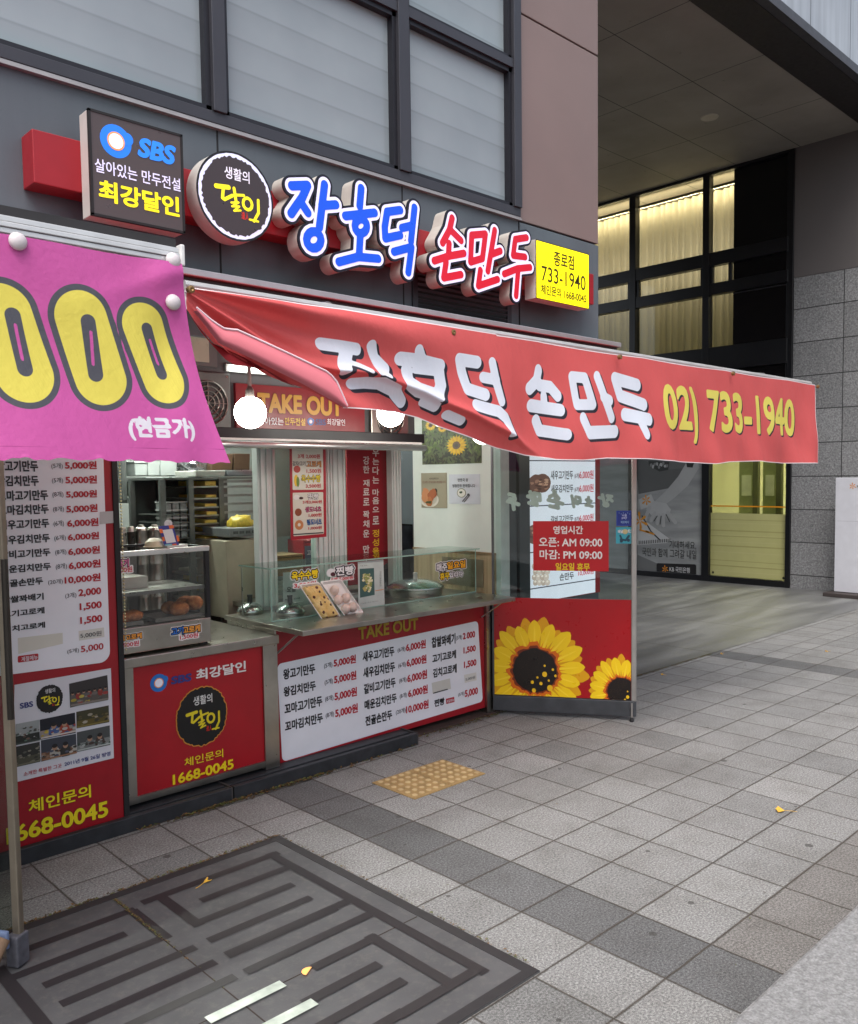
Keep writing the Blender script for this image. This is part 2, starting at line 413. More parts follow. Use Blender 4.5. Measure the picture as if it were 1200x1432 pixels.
ton = k.mix(k.math('MULTIPLY', gum, .75), ton, V(.05, .048, .045))
patch = k.ramp(k.noise(4.2, 7, rough=.7), [(.3, V(.78, .77, .75)), (.52, V(.98, .98, .97)), (.75, V(1.05, 1.05, 1.05))])
ton = k.mix(1., ton, patch, 'MULTIPLY')
jc = k.mix(k.noise(3.2), V(.035, .03, .025), V(.075, .06, .045))
k.base(k.mix(joint, ton, jc)); k.rough(.82); k.b.inputs['Specular IOR Level'].default_value = .25
hgt = k.math('SUBTRACT', k.math('ADD', k.math('MULTIPLY', spk, .12), k.math('MULTIPLY', rnd, .18)), joint); k.bump(hgt, .75, .006)
PAVE = k.m
mk('pavement', B().add([(-60, -60, 0), (80, -60, 0), (80, 60, 0), (-60, 60, 0)], [(0, 1, 2, 3)]), PAVE, kind='structure')
# ---- smooth stone plaza under the overhang
k = NT('plaza_slabs'); x, y, z = k.xyz()
st = k.n('ShaderNodeTexNoise'); st.inputs['Scale'].default_value = 1.; st.inputs['Detail'].default_value = 5
k.l(k.comb(k.math('MULTIPLY', x, .9), k.math('MULTIPLY', y, 4.5), 0.), st.inputs['Vector'])
a = k.ramp(st.outputs['Fac'], [(.32, V(.095, .095, .093)), (.52, V(.14, .14, .137)), (.7, V(.205, .205, .2))])
sx_, sy_ = k.math('FRACT', k.math('DIVIDE', x, 1.45)), k.math('FRACT', k.math('DIVIDE', k.math('SUBTRACT', y, 3.88), 1.6))
jj = k.math('MAXIMUM', k.math('LESS_THAN', sx_, .012), k.math('LESS_THAN', sy_, .012))
k.base(k.mix(1., k.mix(k.math('MULTIPLY', jj, .85), a, V(.05, .045, .04)), k.ramp(k.noise(150, 2), [(.3, V(.7, .7, .7)), (.7, V(1.2, 1.2, 1.2))]), 'MULTIPLY'))
k.rough(k.math('ADD', k.math('MULTIPLY', st.outputs['Fac'], .3), .3)); k.bump(st.outputs['Fac'], .1, .003)
mk('plaza_floor', B().add([(5.5, 3.9, .004), (40, 3.9, .004), (40, 14, .004), (5.5, 14, .004)], [(0, 1, 2, 3)]), k.m, kind='structure')
# ---- granite materials
def granite(name, c1, c2, c3, sc, blocks=None, bump=.6):
    k = NT(name); n1 = k.noise(sc, 5, rough=.7); n2 = k.noise(sc*3.1, 2)
    c = k.ramp(n1, [(.32, c1), (.5, c2), (.68, c3)]); c = k.mix(1., c, k.ramp(n2, [(.3, V(.72, .72, .72)), (.7, V(1.2, 1.2, 1.2))]), 'MULTIPLY')
    h = k.math('ADD', n1, k.math('MULTIPLY', n2, .4))
    if blocks:
        bw, bh, o1, o2 = blocks; x, y, z = k.xyz()
        g1 = k.math('FRACT', k.math('DIVIDE', k.math('SUBTRACT', y, o1), bw)); g2 = k.math('FRACT', k.math('DIVIDE', k.math('SUBTRACT', z, o2), bh))
        j = k.math('MAXIMUM', k.math('LESS_THAN', g1, .012/bw), k.math('LESS_THAN', g2, .014/bh))
        w2 = k.n('ShaderNodeTexWhiteNoise', noise_dimensions='2D'); k.l(k.comb(k.math('FLOOR', k.math('DIVIDE', k.math('SUBTRACT', y, o1), bw)), k.math('FLOOR', k.math('DIVIDE', k.math('SUBTRACT', z, o2), bh)), 0.), w2.inputs['Vector'])
        c = k.mix(1., c, k.ramp(w2.outputs['Value'], [(0, V(.88, .88, .88)), (1, V(1.08, 1.08, 1.08))]), 'MULTIPLY')
        c = k.mix(j, c, V(.03, .03, .03)); h = k.math('SUBTRACT', h, j)
    k.base(c); k.rough(.75); k.bump(h, bump, .012); return k.m
GRAN_WALL = granite('rough_granite_cladding', V(.12, .12, .122), V(.215, .215, .217), V(.32, .32, .322), 42, (.752, .4665, 4.628, .191), .8)
GRAN_SEAT = granite('flamed_granite', V(.16, .158, .156), V(.225, .223, .22), V(.29, .288, .285), 48, None, .5)
# low granite wall the photographer stands behind
mk('granite_wall', B().box(-3, 14, .22, .915, 0, .395), GRAN_SEAT, label='pale speckled granite low wall in the bottom corner, edge running beside the paving', cat='low wall', bevel=.012)

# ---- steel floor cover with dark inlaid strips
def floor_cover():
    G = GRD(.0); t = thing('floor_cover', 'dark steel floor cover set in the paving, with glossy black strips in a meander pattern', 'floor cover', (1.0, 2.5, 0))
    k = NT('brushed_dark_steel'); n = k.noise(3.5, 5); k.base(k.ramp(n, [(.3, V(.072, .072, .076)), (.7, V(.105, .105, .109))])); k.b.inputs['Metallic'].default_value = .25
    k.rough(k.math('ADD', k.math('MULTIPLY', k.noise(9, 4), .25), .42)); dd = k.ramp(k.noise(26, 7, rough=.75), [(.5, V(0, 0, 0)), (.72, V(1, 1, 1))]); k.base(k.mix(k.math('MULTIPLY', dd, .35), k.ramp(n, [(.3, V(.066, .066, .07)), (.7, V(.1, .1, .104))]), V(.19, .175, .155))); k.bump(k.noise(220, 2), .2, .001)
    mk('plate', B().box(-.9, 2.15, 1.771, 3.32, -.02, .006), k.m, t)
    zm = Zm(.35, 0, 1150); zr = Zm(.35, 380, 1150)
    pr = B(); W_ = .042
    def strip(pts, zz=zm, w=W_, b=pr):
        q = [Vector(G.uv(*zz(*p))) for p in pts]
        # straighten to the plate's own axes
        for i in range(len(q)-1):
            a, c = q[i].copy(), q[i+1].copy()
            if abs(a.x-c.x) > abs(a.y-c.y): m_ = (a.y+c.y)/2; a.y = c.y = m_
            else: m_ = (a.x+c.x)/2; a.x = c.x = m_
            x0, x1, y0, y1 = min(a.x, c.x)-w/2, max(a.x, c.x)+w/2, min(a.y, c.y)-w/2, max(a.y, c.y)+w/2
            zz_ = .0065+.0002*(len(b.f) % 23); b.add([(x0, y0, zz_), (x1, y0, zz_), (x1, y1, zz_), (x0, y1, zz_)], [(0, 1, 2, 3)])
    for s in ([(60, 530), (520, 362)], [(540, 365), (655, 465)], [(650, 462), (205, 655)], [(60, 625), (480, 460)], [(270, 725), (760, 515)], [(300, 815), (840, 575)], [(480, 830), (925, 640)],
              [(585, 320), (1100, 135)], [(645, 320), (800, 408)], [(800, 405), (1155, 262)], [(820, 312), (1150, 190)], [(850, 470), (1230, 318)], [(925, 530), (1330, 362)],
              [(0, 600), (180, 830)]): strip(s)
    for s in ([(5, 135), (830, 605)], [(300, 325), (-160, 530)], [(395, 372), (-80, 600)], [(405, 468), (705, 655)], [(405, 470), (190, 585)], [(410, 585), (150, 725)], [(515, 655), (180, 830)],
              [(830, 600), (520, 770)], [(510, 780), (430, 825)]): strip(s, zr)
    k = NT('black_glass_strip'); k.base(V(.022, .019, .021)); k.rough(.42); k.b.inputs['Specular IOR Level'].default_value = .3
    mk('strip', pr, k.m, t)
    rim = B().box(2.105, 2.148, 1.772, 3.318, .004, .0075).box(-.9, 2.105, 1.772, 1.812, .004, .0075).box(-.9, 2.105, 3.275, 3.318, .004, .0075); mk('rim', rim, flat((38, 36, 38), .6), t)
    sm = B().box(1.35, 1.354, 1.812, 3.27, .005, .0072).box(-.9, 2.1, 2.32, 2.324, .005, .0071); mk('seam', sm, flat((52, 42, 34), .9), t)
    lit = B()  # lamp reflections on the cover, built as faintly glowing strips
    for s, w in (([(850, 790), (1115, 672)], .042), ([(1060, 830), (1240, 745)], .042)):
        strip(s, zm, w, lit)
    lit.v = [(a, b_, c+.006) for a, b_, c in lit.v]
    k = NT('strip_reflection_glow'); c_ = k.ramp(k.noise(14, 4), [(.3, C(140, 150, 140)), (.7, C(192, 200, 188))]); k.base(c_); k.l(c_, k.b.inputs['Emission Color']); k.b.inputs['Emission Strength'].default_value = .12; k.rough(.3); mk('reflection_strip', lit, k.m, t)
    u, v = G.uv(432, 1363); o = B(); o.add([(u+.024*math.cos(a_/10*math.pi+.55), v+.024*math.sin(a_/10*math.pi+.55), .0125) for a_ in range(11)], [tuple(range(11))]); mk('amber_reflection', o, glow((255, 168, 92), .35), t)  # amber lamp reflection, built as a glowing half disc
floor_cover()
# ---- yellow tactile tiles
def tactile():
    k = NT('worn_yellow_concrete'); n = k.noise(14, 5); x, y, z = k.xyz(); top = k.math('MULTIPLY', k.math('SUBTRACT', z, .0055), 180., clamp=True)
    k.base(k.mix(top, k.ramp(n, [(.25, V(.24, .155, .06)), (.6, V(.33, .22, .09))]), k.ramp(n, [(.3, V(.36, .26, .13)), (.6, V(.5, .37, .19))]))); k.rough(.85); k.bump(k.noise(90, 3), .25, .003)
    for i, lab in enumerate(('worn yellow tactile paving tile with studs, the one nearer the shop counters', 'worn yellow tactile paving tile with studs, the one nearer the sunflower door')):
        x0 = 2.895+i*.268; b = B().box(x0, x0+.263, 3.205, 3.548, -.03, .005)
        for a in range(5):
            for c in range(6):
                b.lathe((x0+.032+a*.05, 3.24+c*.055, .004), [(.0175, 0), (.016, .005), (.011, .0075), (0, .008)], 10)
        mk('tactile_tile', b, k.m, label=lab, cat='tile', group='yellow tactile tiles in the paving')
tactile()

# ================================================================== SHOP BUILDING
k = NT('grey_metal_panel'); x, y, z = k.xyz(); st = k.n('ShaderNodeTexNoise'); st.inputs['Scale'].default_value = 1.; st.inputs['Detail'].default_value = 5; k.l(k.comb(k.math('MULTIPLY', x, 13.), 0., k.math('MULTIPLY', z, .8)), st.inputs['Vector'])
k.base(k.mix(1., k.mix(1., k.ramp(k.noise(1.5, 5), [(.3, C(80, 87, 93)), (.7, C(92, 100, 106))]), k.ramp(st.outputs['Fac'], [(.28, V(.92, .92, .92)), (.5, V(1, 1, 1)), (.8, V(1.02, 1.02, 1.02))]), 'MULTIPLY'), k.ramp(k.noise(60, 3), [(.25, V(.9, .9, .9)), (.4, V(1, 1, 1))]), 'MULTIPLY')); k.rough(k.math('ADD', k.math('MULTIPLY', st.outputs['Fac'], .3), .32)); GREY = k.m
MATS['grey'] = GREY; DGREY = flat((58, 59, 64), .5, var=.1, sc=2.); FRAME = flat((62, 63, 69), .42, .3, var=.08, sc=3.)
BROWN = flat((126, 108, 104), .55, var=.07, sc=1.3); JBLK = flat((22, 22, 24), .7)
STEEL = flat((176, 172, 164), .3, 1., var=.22, sc=5.); ALU = flat((196, 198, 198), .35, .9, var=.1, sc=6.); WPVC = flat((214, 222, 218), .35, var=.06)
def shop_building():
    t = thing('office_building', 'grey panelled building over the dumpling shop, frosted windows and brown corner panels', 'building', (2, 4.3, 0))
    w = B(); w.box(-4, 4.84, YF, YF+.3, 2.62, 3.565).box(4.852, 5.82, YF, 11.5, -.05, 3.487)
    w.box(-4, 2.412, YF, YF+.02, 2.4, 2.62)
    w.box(-4, .55, YF+.03, YF+.3, -.05, 2.62)
    mk('wall', w, GREY, t, bevel=.004)
    j = B(); 
    for x_ in (2.412, 3.715, 4.846): mk('panel_joint', B().box(x_-.005, x_+.005, YF-.002, YF+.05, 2.63, 3.49), JBLK, t)
    c = B().box(4.856, 5.82, YF+.002, 11.5, 3.502, 4.955).box(4.856, 5.82, YF+.002, 11.5, 4.968, 6.42).box(4.856, 5.82, YF+.002, 11.5, 6.43, 9)
    mk('brown_panel', c, BROWN, t, bevel=.004)
    mk('panel_backing', B().box(4.85, 5.815, YF+.03, 11.4, 3.4, 9.), JBLK, t)
    d = B().box(-4, 4.845, YF-.03, YF+.02, 3.49, 3.502).box(-4, 4.845, YF-.022, YF+.02, 3.505, 3.513); mk('drip_trim', d, flat((170, 165, 163), .4, .6), t)
    vt = B(); P = FAC(YF); q = [P.uv(*p) for p in ((580, 378), (712, 412), (712, 452), (580, 422))]
    u0, u1, v0, v1 = 3.83, 4.70, 2.74, 2.985
    f = B().box(u0-.045, u1+.045, YF-.012, YF+.03, v1, v1+.04).box(u0-.045, u1+.045, YF-.012, YF+.03, v0-.04, v0).box(u0-.045, u0, YF-.012, YF+.03, v0, v1).box(u1, u1+.045, YF-.012, YF+.03, v0, v1)
    fo = mk('vent', f, FRAME, t)
    for i in range(7):
        z_ = v0+.02+i*.034; vt.bar((u0, YF-.002, z_), (u1, YF-.002, z_), .03, .006, (0, .7, .7))
    mk('louver', vt, DGREY, fo); mk('vent_back', B().box(u0, u1, YF-.0015, YF-.001, v0, v1), JBLK, fo)
    # windows: sill, mullions, transoms, frosted glass with banded blinds behind
    fr = [(-3, 2.377, 'left'), (2.454, 3.673, 'mid'), (3.761, 4.762, 'right')]
    mu = B().box(-4, 4.84, YF-.025, YF+.18, 3.515, 3.575)
    for a, b in ((2.377, 2.454), (3.673, 3.761), (4.762, 4.84)): mu.box(a, b, YF-.04, YF+.18, 3.575, 9)
    mk('mullion', mu, FRAME, t, bevel=.003)
    for a, b, nm in fr:
        zt = 4.535 if nm != 'left' else 5.3
        for z0, z1 in ((3.575, zt), (zt+.06, 7.2), (7.26, 9)):
            s = B()
            for args in ((a, a+.028, z0, z1), (b-.03, b, z0, z1), (a, b, z0, z0+.026), (a, b, z1-.03, z1)): s.box(args[0], args[1], YF-.012, YF+.1, args[2], args[3])
            wo = mk('window', s, flat((38, 38, 44), .4, .3), t)
            mk('pane', B().box(a+.02, b-.02, YF+.035, YF+.043, z0+.02, z1-.02), FROST, wo)
        x_ = B().box(a, b, YF-.03, YF+.15, zt, zt+.06); mk('transom', x_, FRAME, t)
    mk('floor_slab', B().box(-4, 4.84, YF+.3, 10, 3.3, 3.56), DGREY, t)
k = NT('frosted_pane'); x, y, z = k.xyz(); bz = k.math('FRACT', k.math('DIVIDE', k.math('ADD', z, k.math('MULTIPLY', x, .02)), .17))
k.base(k.mix(1., k.ramp(bz, [(0, C(126, 135, 140)), (.05, C(143, 153, 158)), (.5, C(140, 150, 155)), (.93, C(136, 145, 150)), (1, C(126, 135, 140))]), k.ramp(k.noise(1.3, 4), [(.3, V(.86, .87, .88)), (.7, V(1.05, 1.05, 1.04))]), 'MULTIPLY'))
k.rough(k.math('ADD', k.math('MULTIPLY', k.noise(2.2, 4), .2), .12)); FROST = k.m
shop_building()

# ---- overhang with its soffit
def overhang():
    t = thing('building_overhang', 'upper storeys bridging the passage, brown-grey soffit with dark edge beam and pale outer cladding', 'overhang', (9, 4, 6.15))
    k = NT('soffit_panels'); x, y, z = k.xyz()
    a, b = k.math('FRACT', k.math('DIVIDE', k.math('SUBTRACT', x, 6.1), 1.55)), k.math('FRACT', k.math('DIVIDE', k.math('SUBTRACT', y, 5.25), .94))
    jn = k.math('MAXIMUM', k.math('LESS_THAN', a, .006), k.math('LESS_THAN', b, .011))
    k.base(k.mix(jn, k.ramp(k.noise(1.2, 4), [(.3, C(126, 121, 113)), (.7, C(146, 140, 131))]), C(40, 36, 32))); k.rough(.7)
    sb = B().box(5.83, 18, 4.4, 11.5, 6.148, 6.2)
    for i in range(6):
        for j_ in range(6): sb.lathe((6.6+i*.95, 5.0+j_*.75, 6.146), [(.012, -.004), (.012, .004)], 8)
    mk('soffit', sb, k.m, t)
    mk('edge_beam', B().box(5.83, 18, 3.98, 4.4, 6.142, 6.4), flat((34, 29, 29), .6), t)
    k = NT('cladding_panel'); x, y, z = k.xyz(); jn = k.math('LESS_THAN', k.math('FRACT', k.math('DIVIDE', k.math('SUBTRACT', x, 9.18), 1.05)), .014)
    jn = k.math('MAXIMUM', jn, k.math('LESS_THAN', k.math('FRACT', k.math('DIVIDE', k.math('SUBTRACT', z, 6.24), 1.1)), .01))
    stn = k.n('ShaderNodeTexNoise'); stn.inputs['Scale'].default_value = 1.; k.l(k.comb(k.math('MULTIPLY', x, 9.), 0., k.math('MULTIPLY', z, .6)), stn.inputs['Vector'])
    k.base(k.mix(jn, k.mix(1., k.ramp(k.noise(.9, 3), [(.3, C(150, 156, 164)), (.7, C(168, 174, 181))]), k.ramp(stn.outputs['Fac'], [(.3, V(.8, .8, .8)), (.6, V(1, 1, 1))]), 'MULTIPLY'), C(52, 52, 56))); k.rough(.45)
    mk('outer_cladding', B().box(5.83, 18, 3.9, 3.98, 6.25, 11), k.m, t)
    mk('drip_rail', B().box(5.83, 18, 3.885, 3.985, 6.15, 6.245), flat((74, 74, 78), .5, .4), t)
    o = thing('ceiling_downlight', 'small round recessed downlight in the soffit above the passage', 'downlight', (10.252, 5.613, 6.14))
    mk('trim_ring', B().lathe((10.252, 5.613, 6.147), [(.062, -.012), (.105, -.012), (.112, 0), (.062, 0)], 28), flat((168, 160, 150), .4), o)
    mk('lens', B().lathe((10.252, 5.613, 6.1465), [(.06, -.004), (.05, -.007), (0, -.007)], 24), flat((96, 92, 88), .3), o)
overhang()
# ================================================================== BANK FRONT ACROSS THE PASSAGE
XB = 12.1
BLK = flat((16, 16, 19), .32, var=.2, sc=2.)
def star_mark(pr, x, y, r, col, lay):
    """six-armed star emblem with a small tail"""
    u, v = pr.uv(x, y); s = pr.sc(x, y)[0]*r
    for i, a in enumerate((90, 30, -30, -90, -150, 150)):
        a = math.radians(a+8); d = Vector((math.cos(a), math.sin(a))); n = Vector((-d.y, d.x)); c = Vector((u, v))
        L = s*(1.15 if i % 2 == 0 else 1.)
        pr.upoly([tuple(c+d*s*.12-n*s*.05), tuple(c+d*L*.8-n*s*.17), tuple(c+d*L), tuple(c+d*L*.8+n*s*.17), tuple(c+d*s*.12+n*s*.05)], col, lay)
def bank():
    P = BNK(XB)
    t = thing('bank_building', 'bank building across the passage with black framed glass front and rough granite wall', 'building', (12.3, 5.5, 0))
    gw = B().box(XB, XB+.4, -6, 5.318, -.05, 4.368); mk('granite_cladding', gw, GRAN_WALL, t)
    mk('plaster_wall', B().box(XB-.005, XB+.4, -6, 5.328, 4.372, 6.147), flat((92, 87, 86), .7, var=.06, sc=.9), t)
    f = B()
    Y = lambda a, b, z0, z1, d=.0: f.box(XB-.03-d, XB+.09, a, b, z0, z1)
    Y(5.322, 5.39, 0, 6.14); Y(5.39, 5.425, 3.0, 6.1, -.02); Y(6.6, 6.705, 3., 6.1, .01); Y(7.885, 8.0, 3., 6.1, .01); Y(9.2, 9.32, 3., 6.1)
    Y(5.39, 10.5, 6.1, 6.145, -.005); Y(5.4, 10.5, 4.76, 4.955); Y(5.4, 10.5, 4.33, 4.5); Y(5.4, 10.5, 3.2, 3.55)
    Y(6.58, 6.7, 0, 3.2); Y(7.9, 8.02, 0, 3.2); Y(5.39, 6.58, 0, .095); Y(6.7, 10.5, 0, .085); Y(5.39, 10.5, 2.55, 2.68); Y(8.02, 10.5, 2., 2.2)
    for a, b in ((6.255, 6.6), (6.705, 7.885), (8., 9.2)): 
        f.box(XB-.015, XB+.05, a, a+.045, 4.5, 4.76).box(XB-.015, XB+.05, b-.05, b, 4.5, 4.76)
    mk('window_frame', f, BLK, t, bevel=.004)
    mk('black_panel', B().box(XB+.03, XB+.06, 5.42, 6.24, 3.55, 6.1).box(XB+.05, XB+.08, 5.39, 6.6, 2.68, 3.2), flat((11, 11, 13), .16, var=.1), t)
    mk('seam', B().box(XB+.026, XB+.031, 5.42, 6.24, 4.30, 4.32), flat((40, 40, 44), .4), t)
    for a, b in ((6.24, 6.6), (6.705, 7.885), (8., 9.2), (9.32, 10.5)):
        for z0, z1 in ((3.55, 4.33), (4.5, 4.76), (4.955, 6.1)):
            mk('pane', B().box(XB+.03, XB+.036, a, b, z0, z1), glass((232, 232, 224), 1.5), t)
    # pleated curtain with a cove light behind the top
    c = B(); n = 360; y0, y1 = 6.05, 10.5; vs = []
    for i in range(n+1):
        yy = y0+(y1-y0)*i/n; xx = XB+.42+.035*math.sin(yy*52+1.3*math.sin(yy*5.))+.015*math.sin(yy*23)
        vs += [(xx, yy, 3.3), (xx, yy, 6.0)]
    c.add(vs, [(2*i, 2*i+2, 2*i+3, 2*i+1) for i in range(n)])
    k = NT('pleated_curtain'); t_ = k.t; df = k.n('ShaderNodeBsdfDiffuse'); df.inputs[0].default_value = C(206, 200, 182); tl = k.n('ShaderNodeBsdfTranslucent'); tl.inputs[0].default_value = C(216, 212, 198)
    mx = k.n('ShaderNodeMixShader'); mx.inputs[0].default_value = .5; k.l(df.outputs[0], mx.inputs[1]); k.l(tl.outputs[0], mx.inputs[2]); k.l(mx.outputs[0], t_.nodes['Material Output'].inputs[0]); t_.nodes.remove(k.b)
    mk('curtain', c, k.m, t, smooth=True)
    cl = B().box(XB+.15, XB+.19, 6.0, 10.5, 5.955, 5.99); cl.m(1).add([(XB+.192, 6., 5.955), (XB+.192, 10.5, 5.955), (XB+.192, 10.5, 5.99), (XB+.192, 6., 5.99)], [(0, 1, 2, 3)])
    mk('cove_light', cl, [flat((190, 184, 160), .5), glow((255, 240, 205), 55.)], t)
    mk('added_curtain_glow', B().box(XB+.9, XB+.95, 6.0, 10.5, 4.6, 5.4), glow((255, 244, 224), 1.4), t)  # unseen glowing panel added behind the curtain, lights the cloth through
    # lobby behind
    k = NT('lobby_wall'); k.base(C(224, 222, 186)); k.rough(.7)
    rm = B().box(XB+.1, XB+4, 5.25, 5.3, 0, 3.2).box(XB+3.9, XB+4, 5.3, 10.6, 0, 6.2).box(XB+.1, XB+4, 10.5, 10.6, 0, 6.2).box(XB+.1, XB+4, 5.25, 10.6, 6.15, 6.2).box(XB+.1, XB+4, 5.3, 10.6, 3.1, 3.25).box(XB+.1, XB+4, 5.25, 5.3, 3.2, 6.2)
    mk('lobby', rm, k.m, t); mk('lobby_floor', B().box(XB+.1, XB+4, 5.3, 10.6, .0, .01), flat((120, 118, 96), .3), t)
    mk('lobby_lamp', B().box(XB+.5, XB+2.0, 5.45, 6.5, 3.04, 3.07), glow((250, 248, 232), 17.), t)
    # cash machines at the back of the lobby, seen over the frosted band
    pt = B()
    for yy in (5.45, 5.82, 6.19): pt.box(XB+.7, XB+.78, yy-.035, yy+.045, 0, 2.4)
    pt.box(XB+.7, XB+.8, 5.3, 6.6, 2.35, 2.6); mk('lobby_partition', pt, flat((104, 106, 72), .5), t)
    for yy, w_ in ((5.53, .22), (5.9, .22), (6.27, .24)):
        sc_ = mk('notice_board', B().box(XB+.8, XB+.82, yy, yy+w_, 1.0, 2.2), flat((168, 176, 120), .5), t)
        mk('notice', B().box(XB+.785, XB+.79, yy+.03, yy+w_-.05, 1.3, 1.62), flat((210, 214, 176), .6, emit=.05), sc_)
    d = B().box(XB+.03, XB+.042, 5.39, 6.58, .095, 2.55); mk('glass_door', d, glass((244, 245, 230), 1.5), t)
    # frosted band with stripes, orange stripe
    pr = Print(BNK(XB+.03), .001); zz = Zm(.3083, 830, 620); pr.z = zz
    pr.upoly([(-6.575, .1), (-5.395, .1), (-5.395, 1.055), (-6.575, 1.055)], (176, 173, 116), 0)
    for i, v in enumerate((.95, .9, .78, .72, .7, .62, .55, .46, .33, .27, .245, .17)):
        w_ = (.012, .008, .02, .01)[i % 4]; pr.upoly([(-6.575, v), (-5.395, v), (-5.395, v+w_), (-6.575, v+w_)], ((158, 154, 98), (182, 178, 124))[i % 2], 1)
    pr.upoly([(-6.575, 1.15), (-5.395, 1.15), (-5.395, 1.17), (-6.575, 1.17)], (214, 140, 20), 1)
    pr.uell(-6.53, .14, .018, .02, (40, 40, 22), 2, 12); pr.uell(-5.43, .135, .018, .02, (40, 40, 22), 2, 12)
    pr.build('frosted_band', t)
    return t
BANK = bank()
def bank_poster():
    """large grey picture of a drawing hand filling the window left of the door"""
    P = BNK(XB+.02); t = thing('window_poster', 'big black and white poster of a hand drawing at a desk in the bank window', 'poster', tuple(P.w(-7.3, .08)))
    k = NT('poster_paper'); x, y, z = k.xyz(); st = k.n('ShaderNodeTexNoise'); st.inputs['Scale'].default_value = 1.; st.inputs['Detail'].default_value = 3
    k.l(k.comb(0., k.math('MULTIPLY', y, 1.2), k.math('MULTIPLY', z, 7.)), st.inputs['Vector']); k.base(k.ramp(st.outputs['Fac'], [(.3, C(128, 130, 130)), (.7, C(160, 162, 160))])); k.rough(.35)
    mk('sheet', B().pbox(P, -10.4, -6.705, .085, 2.55, -.01, 0.), k.m, t)
    pr = Print(P, .001, Zm(.3083, 830, 620), .35); pr.clip = (-10.4, .09, -6.71, 2.54)
    g = lambda v: (v, v+1, v)
    pr.poly([(190, -200), (500, -200), (495, 60), (440, 120), (330, 150), (200, 152)], g(96), 0)          # figure's torso and sleeve
    pr.poly([(190, 60), (330, 120), (430, 110), (360, 200), (205, 230)], g(86), 1)
    pr.poly([(460, 60), (480, 110), (430, 190), (370, 245), (330, 275), (280, 262), (330, 215), (385, 150), (420, 90)], g(160), 2)   # forearm
    pr.poly([(275, 262), (330, 272), (352, 300), (345, 322), (300, 330), (262, 325), (240, 300), (250, 278)], g(170), 3)
    for a, b in (((255, 290), (232, 352)), ((278, 318), (262, 350)), ((296, 326), (290, 362)), ((316, 325), (318, 372)), ((338, 315), (372, 358))):
        pr.strokes([([pr.uv(*a), pr.uv(*b)], .032)], g(164), 4, 0, 40)
    for a, b in (((290, 330), (275, 352)), ((308, 330), (303, 366)), ((330, 322), (346, 355))): pr.strokes([([pr.uv(*a), pr.uv(*b)], .008)], g(84), 5, 0, 40)
    pr.strokes([([pr.uv(222, 330), pr.uv(262, 400), pr.uv(300, 436)], .012)], g(60), 5, 0, 50)             # pencil shadow
    pr.poly([(205, 255), (262, 230), (282, 278), (215, 300)], g(176), 1); pr.poly([(190, 320), (262, 372), (355, 440), (330, 452), (195, 462)], g(186), 1)
    for i in range(18): pr.strokes([([pr.uv(208+i*8.2, 444-i*.6), pr.uv(208+i*8.2, 456-i*.6)], .008)], g(70), 5, 0, 20)
    star_mark(pr, 240, 258, 20, (206, 138, 34), 6); star_mark(pr, 212, 352, 34, (206, 138, 34), 6)
    for a, b in (((240, 398), (275, 412)), ((212, 392), (250, 404))): pr.strokes([([pr.uv(*a), pr.uv(*b)], .014)], (206, 138, 34), 6, 0, 30)
    pr.poly([(250, 80), (345, 84), (340, 120), (300, 128), (252, 100)], g(48), 3); pr.poly([(420, 80), (462, 74), (450, 110), (425, 108)], g(40), 4)
    for i in range(9): pr.ell(262+i*9, 98+8*math.sin(i*1.9), 6, 8, g(170 if i % 2 else 120), 4, 9, .3, i)
    pr.poly([(200, 505), (290, 545), (282, 600), (196, 600)], g(112), 1)
    pr.text('기대하세요,', (345, 476), (467, 446), g(52), 7, .004); pr.text('국민과 함께 그려갈 내일', (222, 510), (468, 485), g(52), 7, .004)
    pr.quad((287, 543), (467, 549), (467, 598), (287, 593), (30, 28, 28), 6, .03)
    star_mark(pr, 326, 570, 14, (220, 140, 40), 8); pr.text('KB 국민은행', (346, 582), (438, 564), (205, 205, 205), 7, .01)
    pr.build('picture', t)
bank_poster()
def totem():
    t = thing('standing_sign', 'white upright sign board on a dark flat base beside the granite wall', 'sign', (11.75, 4.2, 0))
    P = BNK(11.72); u0, u1 = -4.56, -3.75
    v1 = P.uv(1183, 668)[1]
    mk('board', B().pbox(P, u0, u1, .06, v1, -.09, 0), flat((196, 196, 202), .4, var=.05), t, bevel=.006)
    mk('base', B().box(11.55, 11.95, 3.7, 4.64, .004, .055), flat((58, 50, 48), .6), t, bevel=.006)
    pr = Print(P, .001, Zm(.1814, 1120, 600)); star_mark(pr, 400, 440, 26, (206, 130, 40), 0); pr.text('KB', (432, 452), (470, 430), (120, 110, 100), 0, .02)
    a = P.uv(1183, 729)[1]; pr.upoly([(u0+.03, a), (u1-.05, a), (u1-.05, a+.004), (u0+.03, a+.004)], (160, 160, 166), 0)
    pr.build('print', t)
totem()

